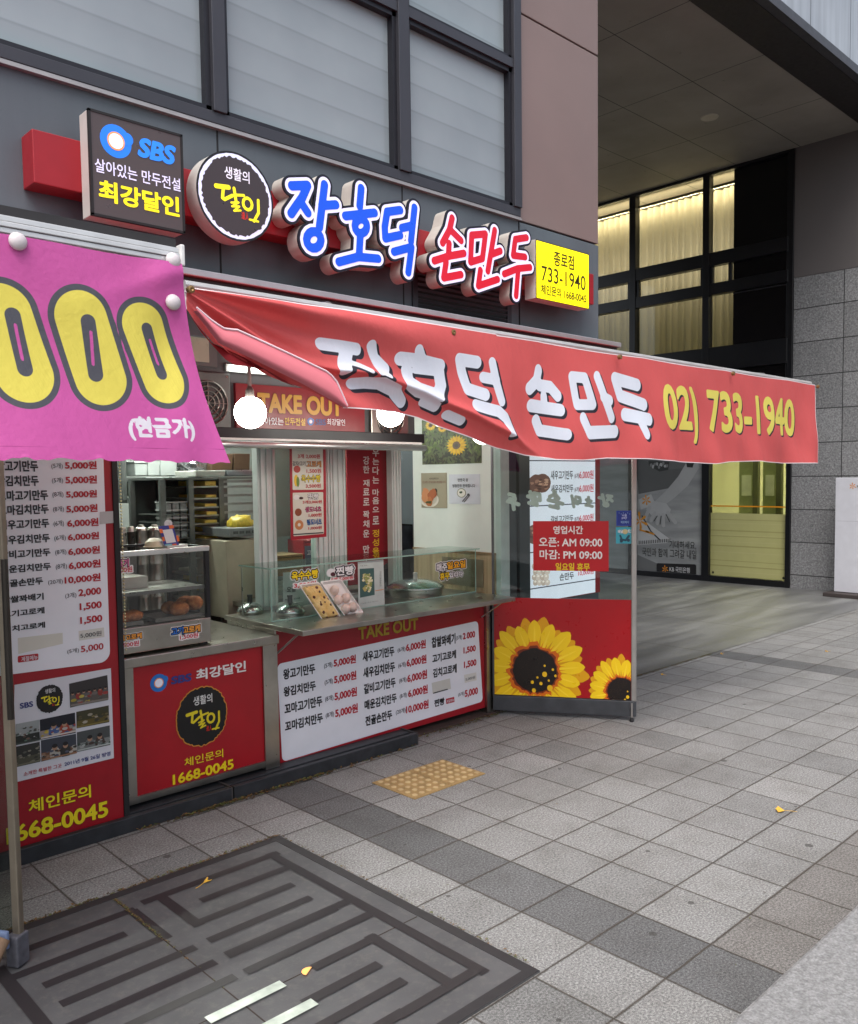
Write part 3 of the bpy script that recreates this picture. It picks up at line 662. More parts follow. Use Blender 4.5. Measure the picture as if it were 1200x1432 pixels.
# ================================================================== SIGNS ON THE SHOP FRONT
YS = 3.915
SIDE = flat((196, 192, 186), .45, var=.08)
mk('red_sign_rail', B().box(1.422, 5.57, 4.016, YF, 2.968, 3.2), flat((150, 22, 34), .42, var=.06), label='long dark red box rail on the grey wall that carries the shop signs', cat='sign rail', bevel=.004)
def dalin(pr, u, v, ru, rv, lay, back=(20, 18, 20), ring=None, seal=(200, 40, 30), yel=(240, 222, 40), txt=(225, 225, 228), rag=.03, white=None):
    """round brush-lettered emblem"""
    if ring: pr.uell(u, v, ru*1.04, rv*1.04, ring, lay, 90, rag*.9, 3)
    pr.uell(u, v, ru, rv, back, lay+1, 90, rag, 3)
    L = lambda x, y: (u+x*ru, v+y*rv)
    st = [([(-.60, .15), (-.23, .19)], .062), ([(-.39, .12), (-.42, -.12), (-.36, -.15), (-.12, .0)], .046), ([(-.065, .2), (-.01, -.15)], .045), ([(.0, .04), (.23, .08)], .036),
          ([(-.16, -.19), (.065, -.14), (-.14, -.285), (.083, -.243), (-.083, -.388), (.12, -.34)], .027), ([(.34+.14*math.cos(a/12*6.2832), -.123+.155*math.sin(a/12*6.2832)) for a in range(13)], .042),
          ([(.676, .04), (.676, -.295), (.53, -.543)], .042), ([(.40, -.526), (.66, -.53)], .03)]
    pr.strokes([([L(*p) for p in s], r*ru) for s, r in st], yel, lay+3, 0, 150)
    pr.text('생활의', L(-.34, .42), L(.42, .74), txt, lay+1, .012, raw_uv=True)
    pr.text('達人', L(.14, -.56), L(.37, -.36), seal, lay+1, .01, raw_uv=True)
def ring_logo(pr, x, y, r, lay, blue=(34, 120, 230), dark=None):
    a, b = pr.sc(x, y); u, v = pr.uv(x, y); R = r*(a+b)/2
    pr.uell(u, v, R, R, blue, lay); pr.uell(u+R*.72, v+R*.3, R*.4, R*.4, blue, lay+1, 20)
    pr.uell(u, v, R*.56, R*.56, (226, 150, 90), lay+2); pr.uell(u, v, R*.46, R*.46, (232, 236, 250), lay+3)
def sbs_sign():
    t = thing('square_sign', 'dark square lightbox with blue ring logo, white and yellow Korean lettering', 'sign', (1.84, 3.95, 2.83))
    P = FAC(YS); q = [P.uv(*p) for p in ((122, 152), (254, 188.5), (258, 325), (129.5, 302))]
    u0, u1 = (q[0][0]+q[3][0])/2, (q[1][0]+q[2][0])/2; v1, v0 = (q[0][1]+q[1][1])/2, (q[2][1]+q[3][1])/2
    mk('box', B().box(u0, u1, YS, 4.016, v0, v1), SIDE, t, bevel=.003)
    f = B(); e = .009
    f.box(u0-.002, u1+.002, YS-.006, YS+.012, v1-e, v1+.002).box(u0-.002, u1+.002, YS-.006, YS+.012, v0-.002, v0+e).box(u0-.002, u0+e, YS-.006, YS+.012, v0, v1).box(u1-e, u1+.002, YS-.006, YS+.012, v0, v1)
    mk('edge_frame', f, JBLK, t)
    pr = Print(P, .002, Zm(.35, 0, 120),   .3, .22); pr.upoly([(u0+e, v0+e), (u1-e, v0+e), (u1-e, v1-e), (u0+e, v1-e)], (66, 58, 58), 0)
    ring_logo(pr, 462, 222, 63, 1); pr.text('SBS', (546, 282), (690, 241), (40, 130, 240), 2, .05, shear=.2)
    pr.text('살아있는 만두전설', (378, 343), (718, 373), (214, 214, 246), 2, .012); pr.text('최강달인', (394, 458), (714, 447), (248, 232, 20), 2, .035)
    pr.build('face', t)
sbs_sign()
def round_sign():
    P = FAC(YS); zz = Zm(.35, 0, 120); a = P.uv(*zz(785, 430)); b = P.uv(*zz(1090, 455)); u = (a[0]+b[0])/2; R = (b[0]-a[0])/2; v = P.uv(*zz(938, 442))[1]
    t = thing('round_sign', 'round dark lightbox with ragged white ring and yellow brush lettering', 'sign', (u, 3.95, v-R))
    b = B(); b.lathe((u, 4.016, v), [(R, 0), (R, 4.016-YS)], 72, (0, -1, 0)); mk('drum', b, SIDE, t, smooth='auto')
    pr = Print(P, .001, zz, .3, .22); pr.uell(u, v, R*1.005, R*1.005, (16, 15, 18), 0, 72); pr.uell(u, v, R*.955, R*.955, (214, 220, 248), 1, 80, .006, 9); pr.uell(u, v, R*.875, R*.875, (52, 45, 47), 2, 110, .03, 5)
    dalin(pr, u, v, R*.86, R*.86, 2, back=(52, 45, 47), yel=(246, 236, 30), txt=(226, 226, 240), rag=.0); pr.build('face', t)
round_sign()
def ringpts(cx, cy, rx, ry, n=14): return [(cx+rx*math.cos(2*math.pi*i/n), cy+ry*math.sin(2*math.pi*i/n)) for i in range(n+1)]
LET = {
 '장': [[(112, 97), (165, 95), (148, 135), (110, 190)], [(140, 148), (166, 187)], [(222, 93), (205, 235)], [(213, 163), (260, 160)], ringpts(186, 278, 24, 28)],
 '호': [[(345, 105), (340, 165)], [(292, 198), (390, 187)], ringpts(344, 232, 20, 24), [(342, 262), (338, 330)], [(270, 352), (335, 335), (402, 341)]],
 '덕': [[(476, 178), (432, 184), (424, 235), (426, 273), (476, 262)], [(524, 170), (512, 282)], [(482, 238), (516, 230)], [(455, 318), (514, 302), (503, 387)]],
 '손': [[(650, 205), (641, 245), (618, 288)], [(643, 243), (680, 280)], [(640, 290), (638, 330)], [(590, 348), (640, 332), (690, 323)], [(630, 352), (622, 405), (680, 394)]],
 '만': [[(716, 262), (762, 258), (752, 340), (712, 352), (716, 262)], [(793, 246), (770, 382)], [(785, 325), (812, 315)], [(745, 380), (738, 432), (803, 410)]],
 '두': [[(900, 270), (862, 276), (855, 330), (895, 335)], [(825, 392), (870, 374), (912, 370)], [(872, 376), (865, 465)]]}
ZC = Zm(.4167, 360, 220); PC = FAC(YS)
LUV = {ch: [[PC.uv(*ZC(*p)) for p in s] for s in ss] for ch, ss in LET.items()}
WORDS = {'장': 'first', '호': 'second', '덕': 'third', '손': 'fourth', '만': 'fifth', '두': 'last'}
for ch, ss in LUV.items():
    a = np.array([p for s in ss for p in s]); blue = ch in '장호덕'
    t = thing('channel_letter', ('blue' if blue else 'red')+' lit channel letter '+ch+' with white outline, '+WORDS[ch]+' letter of the shop name', 'sign letter', (a[:, 0].mean(), 3.97, a[:, 1].min()-.05), 'channel letters of the shop name')
    r = .0245 if blue else .0235; st = [(s, r) for s in ss]
    dep = (4.014-YS)/2; vs, fs = fill(stroke_loops(st, .030, 110), dep)
    b = B().add([(x_, YS+dep-z_, y_) for x_, y_, z_ in vs], fs); mk('body', b, flat((186, 180, 172), .45, var=.1), t)
    vs, fs = fill(stroke_loops(st, .0305, 110), .006); b = B().add([(x_, YS-.001-z_, y_) for x_, y_, z_ in vs], fs); mk('rim', b, flat((16, 18, 34), .4), t)
    pr = Print(PC, .008, ZC, .3, .2); vs, fs = fill(stroke_loops(st, .0175, 110)); pr.raw(vs, fs, (222, 222, 250), 0); pr.build('outline', t)
    pr = Print(PC, .0095, ZC, .3, .12); vs, fs = fill(stroke_loops(st, 0., 110)); pr.raw(vs, fs, (14, 84, 224) if blue else (200, 22, 48), 0); pr.build('face', t)
def phone_sign():
    P = FAC(YS); q = [P.uv(*p) for p in ((749, 343), (824, 348), (823, 430), (749, 418))]
    u0, u1 = (q[0][0]+q[3][0])/2, (q[1][0]+q[2][0])/2; v1, v0 = (q[0][1]+q[1][1])/2+.02, (q[2][1]+q[3][1])/2+.01
    v1 = P.uv(786, 345)[1]; v0 = P.uv(786, 424.5)[1]
    t = thing('phone_sign', 'small yellow lightbox with black branch name and phone number', 'sign', ((u0+u1)/2, 3.95, v0))
    mk('box', B().box(u0, u1, YS, 4.016, v0, v1), SIDE, t, bevel=.003)
    pr = Print(P, .002, Zm(.4167, 360, 220), .3, .5); pr.upoly([(u0-.001, v0-.001), (u1, v0-.001), (u1, v1), (u0-.001, v1)], (30, 26, 10), 0); pr.upoly([(u0+.008, v0+.004), (u1-.006, v0+.004), (u1-.006, v1-.006), (u0+.008, v1-.006)], (250, 236, 8), 1)
    pr.text('종로점', (993, 363), (1061, 332), (40, 34, 10), 2, .02); pr.text('733-1940', (952, 414), (1100, 400), (40, 34, 10), 2, .008); pr.text('체인문의 1668-0045', (950, 458), (1102, 459), (30, 24, 6), 2, .02)
    pr.build('face', t)
phone_sign()

# ================================================================== AWNINGS AND CLOTH BANNERS
YB_ = 2.6
def awning():
    t = thing('awning', 'wide red retractable awning over the counters, silver cassette on the wall', 'awning', (3.9, 3.9, 2.6))
    c = B().box(1.0, 5.82, 3.93, YF-.002, 2.655, 2.692); mk('cassette', c, flat((176, 176, 178), .35, .6, var=.1), t, bevel=.006)
    mk('cassette_box', B().box(1.0, 5.80, 3.96, YF-.003, 2.56, 2.653), flat((30, 26, 30), .5), t)
    vs, fs = [], []; n, mm = 40, 10
    for i in range(n+1):
        for j in range(mm+1):
            s = j/mm; x_ = (1.15+(1.40-1.15)*s)*(1-i/n)+(5.78+(6.27-5.78)*s)*(i/n); y_ = 3.96+(YB_+.02-3.96)*s
            vs.append((x_, y_, 2.615+(2.292-2.615)*s-.02*math.sin(math.pi*s)))
    for i in range(n):
        for j in range(mm): a = i*(mm+1)+j; fs.append((a, a+1, a+mm+2, a+mm+1))
    fo = mk('canopy_fabric', B().add(vs, fs), flat((186, 40, 46), .75, var=.1), t, smooth=True)
    mk('front_bar', B().tube([(1.39, YB_+.03, 2.288), (6.27, YB_+.03, 2.288)], .016, 10), flat((200, 198, 196), .4, .5), t)
    for x_ in (1.9, 5.5): mk('folding_arm', B().tube([(x_, 3.97, 2.60), (x_+.35, 3.3, 2.42), (x_+.1, 2.66, 2.30)], .018, 8), flat((150, 150, 150), .4, .6), t)
    P = FAC(2.35); a = P.uv(250, 345); b = P.uv(250, 371)
    t2 = thing('awning_rail', 'white grooved aluminium front rail above the pink banner', 'awning rail', (.6, 2.37, 2.27))
    u1 = a[0]; zc = (a[1]+b[1])/2
    r = B(); 
    for z0, z1, d in ((-.022, -.008, 0), (-.007, .006, .004), (.007, .022, 0)): r.box(-1.5, u1, 2.345-d, 2.37, zc+z0, zc+z1)
    mk('rail', r, flat((206, 206, 206), .35, .4), t2, bevel=.002); mk('end_cap', B().box(u1-.002, u1+.012, 2.335, 2.375, zc-.03, zc+.032), flat((214, 212, 210), .4), t2, bevel=.004)
    mk('roller_cover', B().box(-1.5, u1-.004, 2.36, 2.42, zc+.018, zc+.05), flat((40, 38, 40), .7), t2)
    fs2, vs2 = [], []
    for i in range(21):
        for j in range(7): s = j/6; vs2.append((-1.5+2.7*i/20, 3.95+(2.38-3.95)*s, 2.62+(zc-2.62)*s-.02*math.sin(math.pi*s)))
    for i in range(20):
        for j in range(6): q = i*7+j; fs2.append((q, q+1, q+8, q+7))
    mk('canopy_fabric', B().add(vs2, fs2), flat((150, 60, 110), .75), t2, smooth=True)
    # round white clips
    kn = flat((206, 196, 198), .4)
    for px_, py_ in ((24, 338), (241, 365), (241, 423)):
        p = FAC(2.335).p(px_, py_); b_ = B().lathe(p, [(.004, -.004), (.021, 0), (.023, .006), (.019, .014), (.008, .018), (0, .019)], 20, (0, -1, 0)); mk('clip', b_, kn, t2, smooth=True)
    return t
awning()
def cloth_mat(name, base, back, layers, trans=.25):
    """printed cloth: each layer is (attribute of signed distance in metres, colour)"""
    k = NT(name); col = k.mix(k.noise(4, 4), tuple(x*.9 for x in C(*base)[:3])+(1,), tuple(min(1, x*1.06) for x in C(*base)[:3])+(1,))
    for at, c in layers:
        a = k.n('ShaderNodeAttribute'); a.attribute_name = at
        f = k.math('SUBTRACT', .5, k.math('MULTIPLY', a.outputs['Fac'], 900.), clamp=True); col = k.mix(f, col, C(*c))
    bk = k.n('ShaderNodeNewGeometry'); col = k.mix(bk.outputs['Backfacing'], col, C(*back))
    k.base(col); k.rough(.55); k.b.inputs['Specular IOR Level'].default_value = .35; x, y, z = k.xyz(); cr = k.n('ShaderNodeTexNoise'); cr.inputs['Scale'].default_value = 1.; cr.inputs['Detail'].default_value = 4; k.l(k.comb(k.math('ADD', k.math('MULTIPLY', x, 11.), k.math('MULTIPLY', z, 5.)), 0., k.math('MULTIPLY', z, 2.2)), cr.inputs['Vector']); k.bump(k.math('ADD', k.math('MULTIPLY', k.noise(60, 3), .12), cr.outputs['Fac']), .38, .03)
    tl = k.n('ShaderNodeBsdfTranslucent'); k.l(col, tl.inputs[0]); mx = k.n('ShaderNodeMixShader'); mx.inputs[0].default_value = trans
    k.l(k.b.outputs[0], mx.inputs[1]); k.l(tl.outputs[0], mx.inputs[2]); k.l(mx.outputs[0], k.t.nodes['Material Output'].inputs[0]); return k.m
def glyph_sdf(pts, text, a, b, bold, shear=0.):
    vs, fs = text_geo(text, bold); lo, hi = vs.min(0), vs.max(0); s = np.array([(b[0]-a[0])/(hi[0]-lo[0]), (b[1]-a[1])/(hi[1]-lo[1])])
    q = (vs-lo)*s; q[:, 0] += shear*q[:, 1]; q += np.array(a)
    return mesh_sdf(pts, q, fs, .12)
def attr(o, name, vals):
    a = o.data.attributes.new(name, 'FLOAT', 'POINT'); a.data.foreach_set('value', np.asarray(vals, np.float32))
def red_banner():
    P = FAC(YB_); X = lambda px, py: P.uv(px, py)
    top0, top1 = X(258, 401), X(1140, 537)
    bot = [X(*p) for p in ((262, 432), (280, 454), (300, 481), (345, 503), (420, 541), (473, 571), (500, 573), (560, 576), (590, 584), (620, 596), (660, 612), (700, 627), (740, 637), (780, 643), (815, 644), (850, 641), (900, 642), (950, 646), (1000, 649), (1025, 646), (1060, 645), (1100, 648), (1141, 648))]
    hem = [X(*p) for p in ((262, 430), (287, 452), (304, 463), (320, 464), (380, 492), (446, 523), (458, 537), (473, 571))]
    bx, bz = np.array(bot).T; hx, hz = np.array(hem).T
    nu, nv, nf = 620, 96, 14
    x0, x1 = top0[0], top1[0]; us = np.linspace(0, 1, nu+1); xs = x0+(x1-x0)*us
    ztop = top0[1]+(top1[1]-top0[1])*us-.006*np.abs(np.sin(us*math.pi*5.5))*(us > .3)
    zb = np.interp(xs, bx, bz)
    cx_, cz_ = np.array([X(*p) for p in ((420, 505), (470, 522), (520, 527), (590, 553), (655, 584), (712, 612), (760, 640))]).T
    zc = np.interp(xs, cx_, cz_, left=-9, right=-9)
    vs = []; uvp = []
    for i in range(nu+1):
        for j in range(nv+1):
            s = j/nv; z_ = ztop[i]+(zb[i]-ztop[i])*s; x_ = xs[i]
            w = .010*math.sin(9.*x_+2.2*s)*s+.006*math.sin(23*x_-4*s)*s+.012*math.sin(3.1*x_+1.)*s
            left = max(0., 1-(x_-x0)/1.5)                            # gathered corner: folds fan out from the top left grommet
            ang = math.atan2(ztop[i]-z_, x_-x0+.02); w += left*(.045*math.sin(ang*15+.6)+.022*math.sin(ang*29))*min(1., (x_-x0)*3)
            if zc[i] > -8:
                dd = z_-zc[i]; k_ = min(1., max(0., (x_-cx_[0])*6))*min(1., max(0., (cx_[-1]-x_)*4)); w += k_*(.020*(math.tanh(dd/.006))+.026*math.exp(-(dd/.03)**2))
            r3 = max(0., (x_-4.2)); w += .012*math.sin(r3*6.3+s*1.5)*s*min(1., r3*1.5)+.006*math.sin((x_*1.2+z_*2.)*9)*s
            vs.append((x_, YB_-.001-w, z_)); uvp.append((x_, z_))
    fs = [(i*(nv+1)+j, i*(nv+1)+j+1, (i+1)*(nv+1)+j+1, (i+1)*(nv+1)+j) for i in range(nu) for j in range(nv)]
    t = thing('red_banner', 'long red cloth banner with white shop name and yellow phone number, left corner folded', 'banner', ((x0+x1)/2, YB_, 1.72))
    Z3 = Zm(.3, 420, 440); Z5 = Zm(.4167, 700, 440)
    def conv(zz, L):
        o = []
        for pts, r in L:
            c = zz(*pts[0]); sc_ = (X(c[0]+1, c[1])[0]-X(*c)[0]); sv = X(c[0], c[1])[1]-X(c[0], c[1]+1)[1]; k_ = zz(1, 0)[0]-zz(0, 0)[0]
            o.append(([X(*zz(*p)) for p in pts], r*k_*(sc_+sv)/2))
        return o
    wh = conv(Z3, [([(100, 135), (250, 163)], 27), ([(205, 180), (192, 215), (188, 248)], 31), ([(215, 225), (255, 240), (305, 268)], 11), ([(316, 148), (338, 210), (352, 262), (380, 258)], 23), ([(345, 210), (385, 250)], 22), ([(355, 270), (400, 290)], 10),
                   ([(238, 322), (300, 318), (370, 322), (440, 352), (482, 395)], 23), ([(450, 360), (490, 405)], 24),
                   ([(527, 172), (548, 212)], 24), ([(448, 208), (540, 218), (636, 240)], 27), ([(482, 262), (492, 318), (545, 352)], 28), ([(545, 352), (632, 378), (645, 330), (632, 262)], 28), ([(520, 258), (610, 268)], 16),
                   ([(578, 405), (640, 432)], 17), ([(690, 465), (750, 496)], 17),
                   ([(806, 224), (722, 212), (736, 270), (762, 348), (848, 374)], 24), ([(876, 226), (900, 330), (922, 405)], 20), ([(838, 294), (895, 306)], 21), ([(798, 424), (905, 452), (938, 482), (966, 545)], 23)])
    wh += conv(Z5, [([(128, 188), (120, 222), (94, 248)], 17), ([(130, 236), (172, 242), (196, 272)], 16), ([(148, 275), (150, 305)], 15), ([(103, 305), (205, 320)], 17), ([(124, 355), (138, 388), (225, 402)], 16),
                    ([(240, 208), (282, 212), (310, 302), (256, 302), (240, 208)], 14), ([(322, 208), (350, 290), (372, 346)], 14), ([(342, 276), (366, 288)], 13), ([(278, 350), (298, 396), (386, 392)], 17),
                    ([(458, 236), (384, 214), (402, 272), (480, 302)], 15), ([(418, 335), (495, 352)], 16), ([(464, 352), (482, 400)], 14)])
    pts = np.array(uvp)
    H = lambda o: o
    # the flap: the lower edge turned forward and up, showing the pale back of the cloth
    M = (nu+1)*(nv+1); fl_i = [i for i in range(nu+1) if x0+.01 < xs[i] < X(473, 571)[0]]
    fv, ff = [], []
    ym = np.array([min(vs[i*(nv+1)+j][1] for j in range(nv+1) if vs[i*(nv+1)+j][2] < zb[i]+.085) for i in range(nu+1)]); fy_s = np.array([ym[max(0, i-25):i+26].min() for i in range(nu+1)]); fy_s = np.convolve(np.pad(fy_s, 20, 'edge'), np.ones(41)/41, 'valid')+.012
    for i in fl_i:
        zf = zb[i]; zh = max(np.interp(xs[i], hx, hz), zf+.004); yb = fy_s[i]; L = zh-zf
        for q in range(nf+1):
            s = q/nf; a = min(1., s*4)*math.pi/2
            fv.append((xs[i], yb-.022*math.sin(a)-.006*math.sin(s*math.pi), zf+L*s-.006*math.sin(a)*(1-s)))
    for a in range(len(fl_i)-1):
        for q in range(nf): ff.append((a*(nf+1)+q, a*(nf+1)+q+1, (a+1)*(nf+1)+q+1, (a+1)*(nf+1)+q))
    ph = dict(a=X(*Zm(.2333, 880, 480)(212, 596)), b=X(*Zm(.2333, 880, 480)(1008, 340)))
    yel = glyph_sdf(pts, '02) 733-1940', ph['a'], ph['b'], .028, -.17)
    sh = np.array([.014, -.012]); dark = np.minimum(cap_sdf(pts-sh, wh)-.002, glyph_sdf(pts-sh*.8, '02) 733-1940', ph['a'], ph['b'], .03, -.17))
    ii = np.repeat(np.arange(nu+1), nv+1); edge = np.minimum(np.abs(pts[:, 1]-ztop[ii]), np.abs(pts[:, 1]-zb[ii])+(pts[:, 0] < X(473, 571)[0])*1.)-.0045
    edge = np.minimum(edge, np.abs(pts[:, 0]-x1)-.006); edge = np.minimum(edge, np.where(pts[:, 0] < x0+.02, np.abs(pts[:, 0]-x0)-.008, 1))
    mt = cloth_mat('printed_red_cloth', (214, 94, 94), (240, 150, 160), [('ink_shadow', (46, 46, 56)), ('ink_white', (226, 232, 244)), ('ink_yellow', (230, 216, 104)), ('ink_hem', (238, 226, 228))], .22)
    o = mk('cloth', B().add(vs, fs), mt, t, smooth=True)
    attr(o, 'ink_shadow', dark); attr(o, 'ink_white', cap_sdf(pts, wh)); attr(o, 'ink_yellow', yel); attr(o, 'ink_hem', edge)
    o.data.flip_normals() if False else None
    k = NT('cloth_back'); k.base(C(232, 128, 138)); k.rough(.6)
    f2 = mk('turned_up_flap', B().add(fv, ff), k.m, t, smooth=True)
    hv = [fv[a*(nf+1)+nf] for a in range(len(fl_i))]; mk('flap_hem', B().tube([Vector(p)+Vector((0, -.002, 0)) for p in hv[::3]], .0035, 6), flat((240, 214, 220), .6), f2)
    # loose fold hanging behind the turned-up corner
    pv = [X(*p) for p in ((270, 436), (288, 464), (306, 488), (318, 502), (330, 510), (350, 512), (376, 516), (400, 532), (420, 541), (345, 500), (300, 478))]
    b = B(); b.add([(u, YB_+.02+.012*math.sin(u*19), v) for u, v in pv], [tuple(range(len(pv)))]); mk('loose_fold', b, flat((150, 30, 40), .7), t)
    for px_, py_ in ((263, 406), (627, 466), (861, 500), (1020, 523), (1139, 541)):
        p = P.p(px_, py_, .03 if px_ > 300 else .02); mk('grommet', B().lathe(p, [(.004, -.012), (.012, -.012), (.012, .004), (.006, .006), (0, .002)], 16, (0, -1, 0)), flat((150, 120, 80), .4, .8), t)
red_banner()
def pink_banner():
    Y = 2.338; P = FAC(Y); X = lambda px, py: P.uv(px, py)
    zz = Zm(.35, 0, 300)
    tr, br = X(251, 372), X(313, 641); tz = tr[1]+.004; bz = X(160, 642)[1]; xl = -.1
    nu, nv = 260, 110; vs, pts = [], []
    for i in range(nu+1):
        for j in range(nv+1):
            s = j/nv; xr = tr[0]+(br[0]-tr[0])*(.25*s+.75*s**1.6)*1.; x_ = xl+(xr-xl)*i/nu; z_ = tz+(bz-tz)*s+(.001*math.sin(i*.9)+.003*math.sin(i*.37+1)+.003*noise.noise((i*.23, 0, 0)))*(s > .99)-.012*(i/nu)**4*s
            d = xr-x_; w = .010*math.sin(7*x_+3*s)*s+.006*math.sin(17*x_-7*s)+.012*math.sin(5*s+2.5*x_)*s
            w += .012*math.exp(-((d-.06-.05*s)/.05)**2)*math.sin(9*s+1)
            w += .010*math.exp(-(((tz-z_)-.02-.4*d)/.03)**2)*math.exp(-d*6)
            vs.append((x_, Y-w-.03*s*s, z_)); pts.append((x_, z_))
    fs = [(i*(nv+1)+j, i*(nv+1)+j+1, (i+1)*(nv+1)+j+1, (i+1)*(nv+1)+j) for i in range(nu) for j in range(nv)]
    pts = np.array(pts)
    a = X(*zz(300, 500)); sc_ = ((X(*zz(301, 500))[0]-a[0])+(a[1]-X(*zz(300, 501))[1]))/2
    caps = [((10, 390), (95, 640), 110), ((322, 410), (398, 660), 105), ((575, 445), (652, 665), 98)]
    slots = [((52, 402), (95, 618), 30), ((347, 430), (378, 640), 30), ((592, 456), (645, 636), 27)]
    cu = lambda L, k: [([X(*zz(*p)), X(*zz(*q))], r*sc_*k) for p, q, r in L]
    yl = cap_sdf(pts, cu(caps, 1.)); ol = yl-.027*sc_/.00088*.9; sl_ = cap_sdf(pts, cu(slots, 1.)); co_ = cap_sdf(pts, [(s, .0042) for s, r in cu([((62, 440), (86, 580), 5), ((358, 470), (368, 600), 5), ((604, 500), (634, 598), 5)], 1.)])
    ol = yl-25*sc_
    wt = glyph_sdf(pts, '(현금가)', X(*zz(506, 905)), X(*zz(758, 816)), .045, -.06)
    mt = cloth_mat('printed_pink_cloth', (206, 92, 164), (188, 80, 150), [('ink_outline', (84, 84, 92)), ('ink_yellow', (232, 216, 96)), ('ink_slot', (84, 84, 92)), ('ink_core', (206, 92, 164)), ('ink_white', (232, 226, 236)), ('ink_stitch', (164, 62, 126))], .2)
    o = mk('pink_banner', B().add(vs, fs), mt, label='pink cloth banner with fat yellow zeros outlined in grey, blowing sideways', cat='banner', smooth=True)
    for n_, v in (('ink_outline', ol), ('ink_yellow', yl), ('ink_slot', sl_), ('ink_core', co_), ('ink_white', wt), ('ink_stitch', np.abs(pts[:, 1]-bz-.03)-.0012)): attr(o, n_, v)
pink_banner()
# ================================================================== THE KIOSK
LOGO6 = [('장', 0), ('호', 1), ('덕', 2), ('손', 3), ('만', 4), ('두', 5)]
def menu_panel_left():
    P = FAC(3.9); t = thing('menu_board', 'tall red price board with small photos and yellow phone number, left of the counters', 'menu board', (1.2, 3.93, 0))
    mk('board', B().box(.5, 1.674, 3.902, 3.96, .0, 2.55), flat((150, 14, 28), .4, var=.1), t); mk('edge_trim', B().box(1.675, 1.70, 3.895, 3.97, 0, 2.55), JBLK, t)
    pr = Print(P, .0, Zm(.4124, 0, 630), .4); pr.clip = (.5, .0, 1.674, 2.5)
    q = [pr.uv(*p) for p in ((355, 40), (380, 700), (80, 750), (60, 36))]
    pr.quad((-120, -500), (333, -500), (374, 716), (-60, 772), WHITE, 0, .05)
    nm = [('왕고기만두', '(5개)', '5,000원'), ('왕김치만두', '(5개)', '5,000원'), ('꼬마고기만두', '(8개)', '5,000원'), ('꼬마김치만두', '(8개)', '5,000원'), ('새우고기만두', '(6개)', '6,000원'), ('새우김치만두', '(6개)', '6,000원'), ('갈비고기만두', '(8개)', '6,000원'), ('매운김치만두', '(8개)', '6,000원'), ('전골손만두', '(20개)', '10,000원'), ('찹쌀꽈배기', '(3개)', '2,000'), ('고기고로케', None, '1,500'), ('김치고로케', None, '1,500')]
    xr = [128, 130, 162, 164, 166, 168, 170, 172, 145, 147, 150, 152]; yb = [66, 116, 165, 213, 262, 313, 362, 411, 460, 514, 562, 612]
    pa = [(220, 65, 327, 36), (222, 115, 328, 84), (224, 163, 328, 133), (225, 213, 330, 181), (228, 262, 333, 228), (230, 308, 335, 275), (231, 358, 338, 322), (233, 406, 340, 368), (219, 455, 340, 415), (266, 498, 342, 463), (270, 545, 344, 510), (272, 592, 346, 556)]
    ca = [(174, 64, 212, 42), (176, 113, 213, 91), (178, 161, 214, 138), (180, 211, 216, 188), (182, 260, 216, 236), (184, 309, 222, 285), (187, 357, 224, 333), (189, 406, 226, 381), (163, 458, 212, 434), (221, 504, 258, 480)]
    for i, (n, c, p) in enumerate(nm):
        w = 29*len(n)-4; pr.text(n, (xr[i]-w, yb[i]+w*.045), (xr[i], yb[i]-32), INK, 1, .036)
        if c: a = ca[i]; pr.text(c, a[:2], a[2:], (50, 48, 56), 1, .004)
        a = pa[i]; pr.text(p, a[:2], a[2:], (170, 14, 32), 1, .034)
    pr.quad((60, 636), (212, 618), (213, 655), (62, 690), (205, 203, 192), 1); pr.quad((266, 612), (352, 600), (354, 632), (268, 645), (206, 204, 196), 1); pr.text('5,000원', (272, 638), (343, 610), (60, 60, 66), 2, .006)
    pr.text('(5개)', (228, 692), (267, 668), (50, 48, 56), 1, .004); pr.text('5,000', (274, 688), (350, 652), (170, 14, 32), 1, .02)
    pr.quad((60, 697), (130, 688), (130, 710), (60, 720), (170, 14, 32), 1, .006); pr.text('계절메뉴', (72, 716), (127, 692), WHITE, 2, .008)
    pr.quad((338, 208), (388, 205), (388, 245), (338, 250), (178, 176, 176), 2)
    z2 = pr.z = Zm(.1676, 0, 900)
    pr.quad((120, 345), (925, 205), (950, 955), (110, 1162), (206, 206, 212), 1)
    pr.text('SBS', (165, 545), (273, 478), NAVY, 2, .03)
    u, v = pr.uv(414, 460); a, b = pr.sc(414, 460); dalin(pr, u, v, 110*a, 116*b, 2, yel=(226, 210, 40), txt=(214, 214, 214), rag=.035)
    pics = [((575, 335), (895, 262), (905, 455), (585, 535), 0), ((330, 635), (625, 575), (631, 745), (336, 803), 1), ((635, 570), (906, 515), (911, 655), (638, 708), 2), ((340, 808), (634, 752), (638, 910), (344, 985), 3), ((640, 740), (915, 682), (919, 845), (643, 905), 4), ((130, 672), (327, 634), (331, 812), (130, 850), 5), ((130, 860), (331, 818), (336, 985), (130, 1032), 6)]
    pal = [[(52, 48, 48), (90, 84, 82), (128, 120, 112), (150, 40, 36), (190, 170, 60)], [(20, 22, 34), (60, 90, 150), (200, 190, 182), (170, 60, 40), (200, 170, 50)], [(60, 58, 36), (104, 92, 48), (130, 116, 62), (40, 38, 26), (180, 170, 150)], [(56, 60, 70), (196, 190, 178), (150, 110, 84), (38, 36, 34), (80, 88, 110)], [(70, 74, 74), (110, 116, 114), (170, 176, 172), (60, 40, 36), (40, 60, 50)], [(150, 156, 154), (90, 120, 100), (60, 66, 60), (200, 204, 200), (110, 84, 70)], [(46, 46, 42), (78, 78, 66), (112, 110, 92), (36, 34, 30), (140, 136, 118)]]
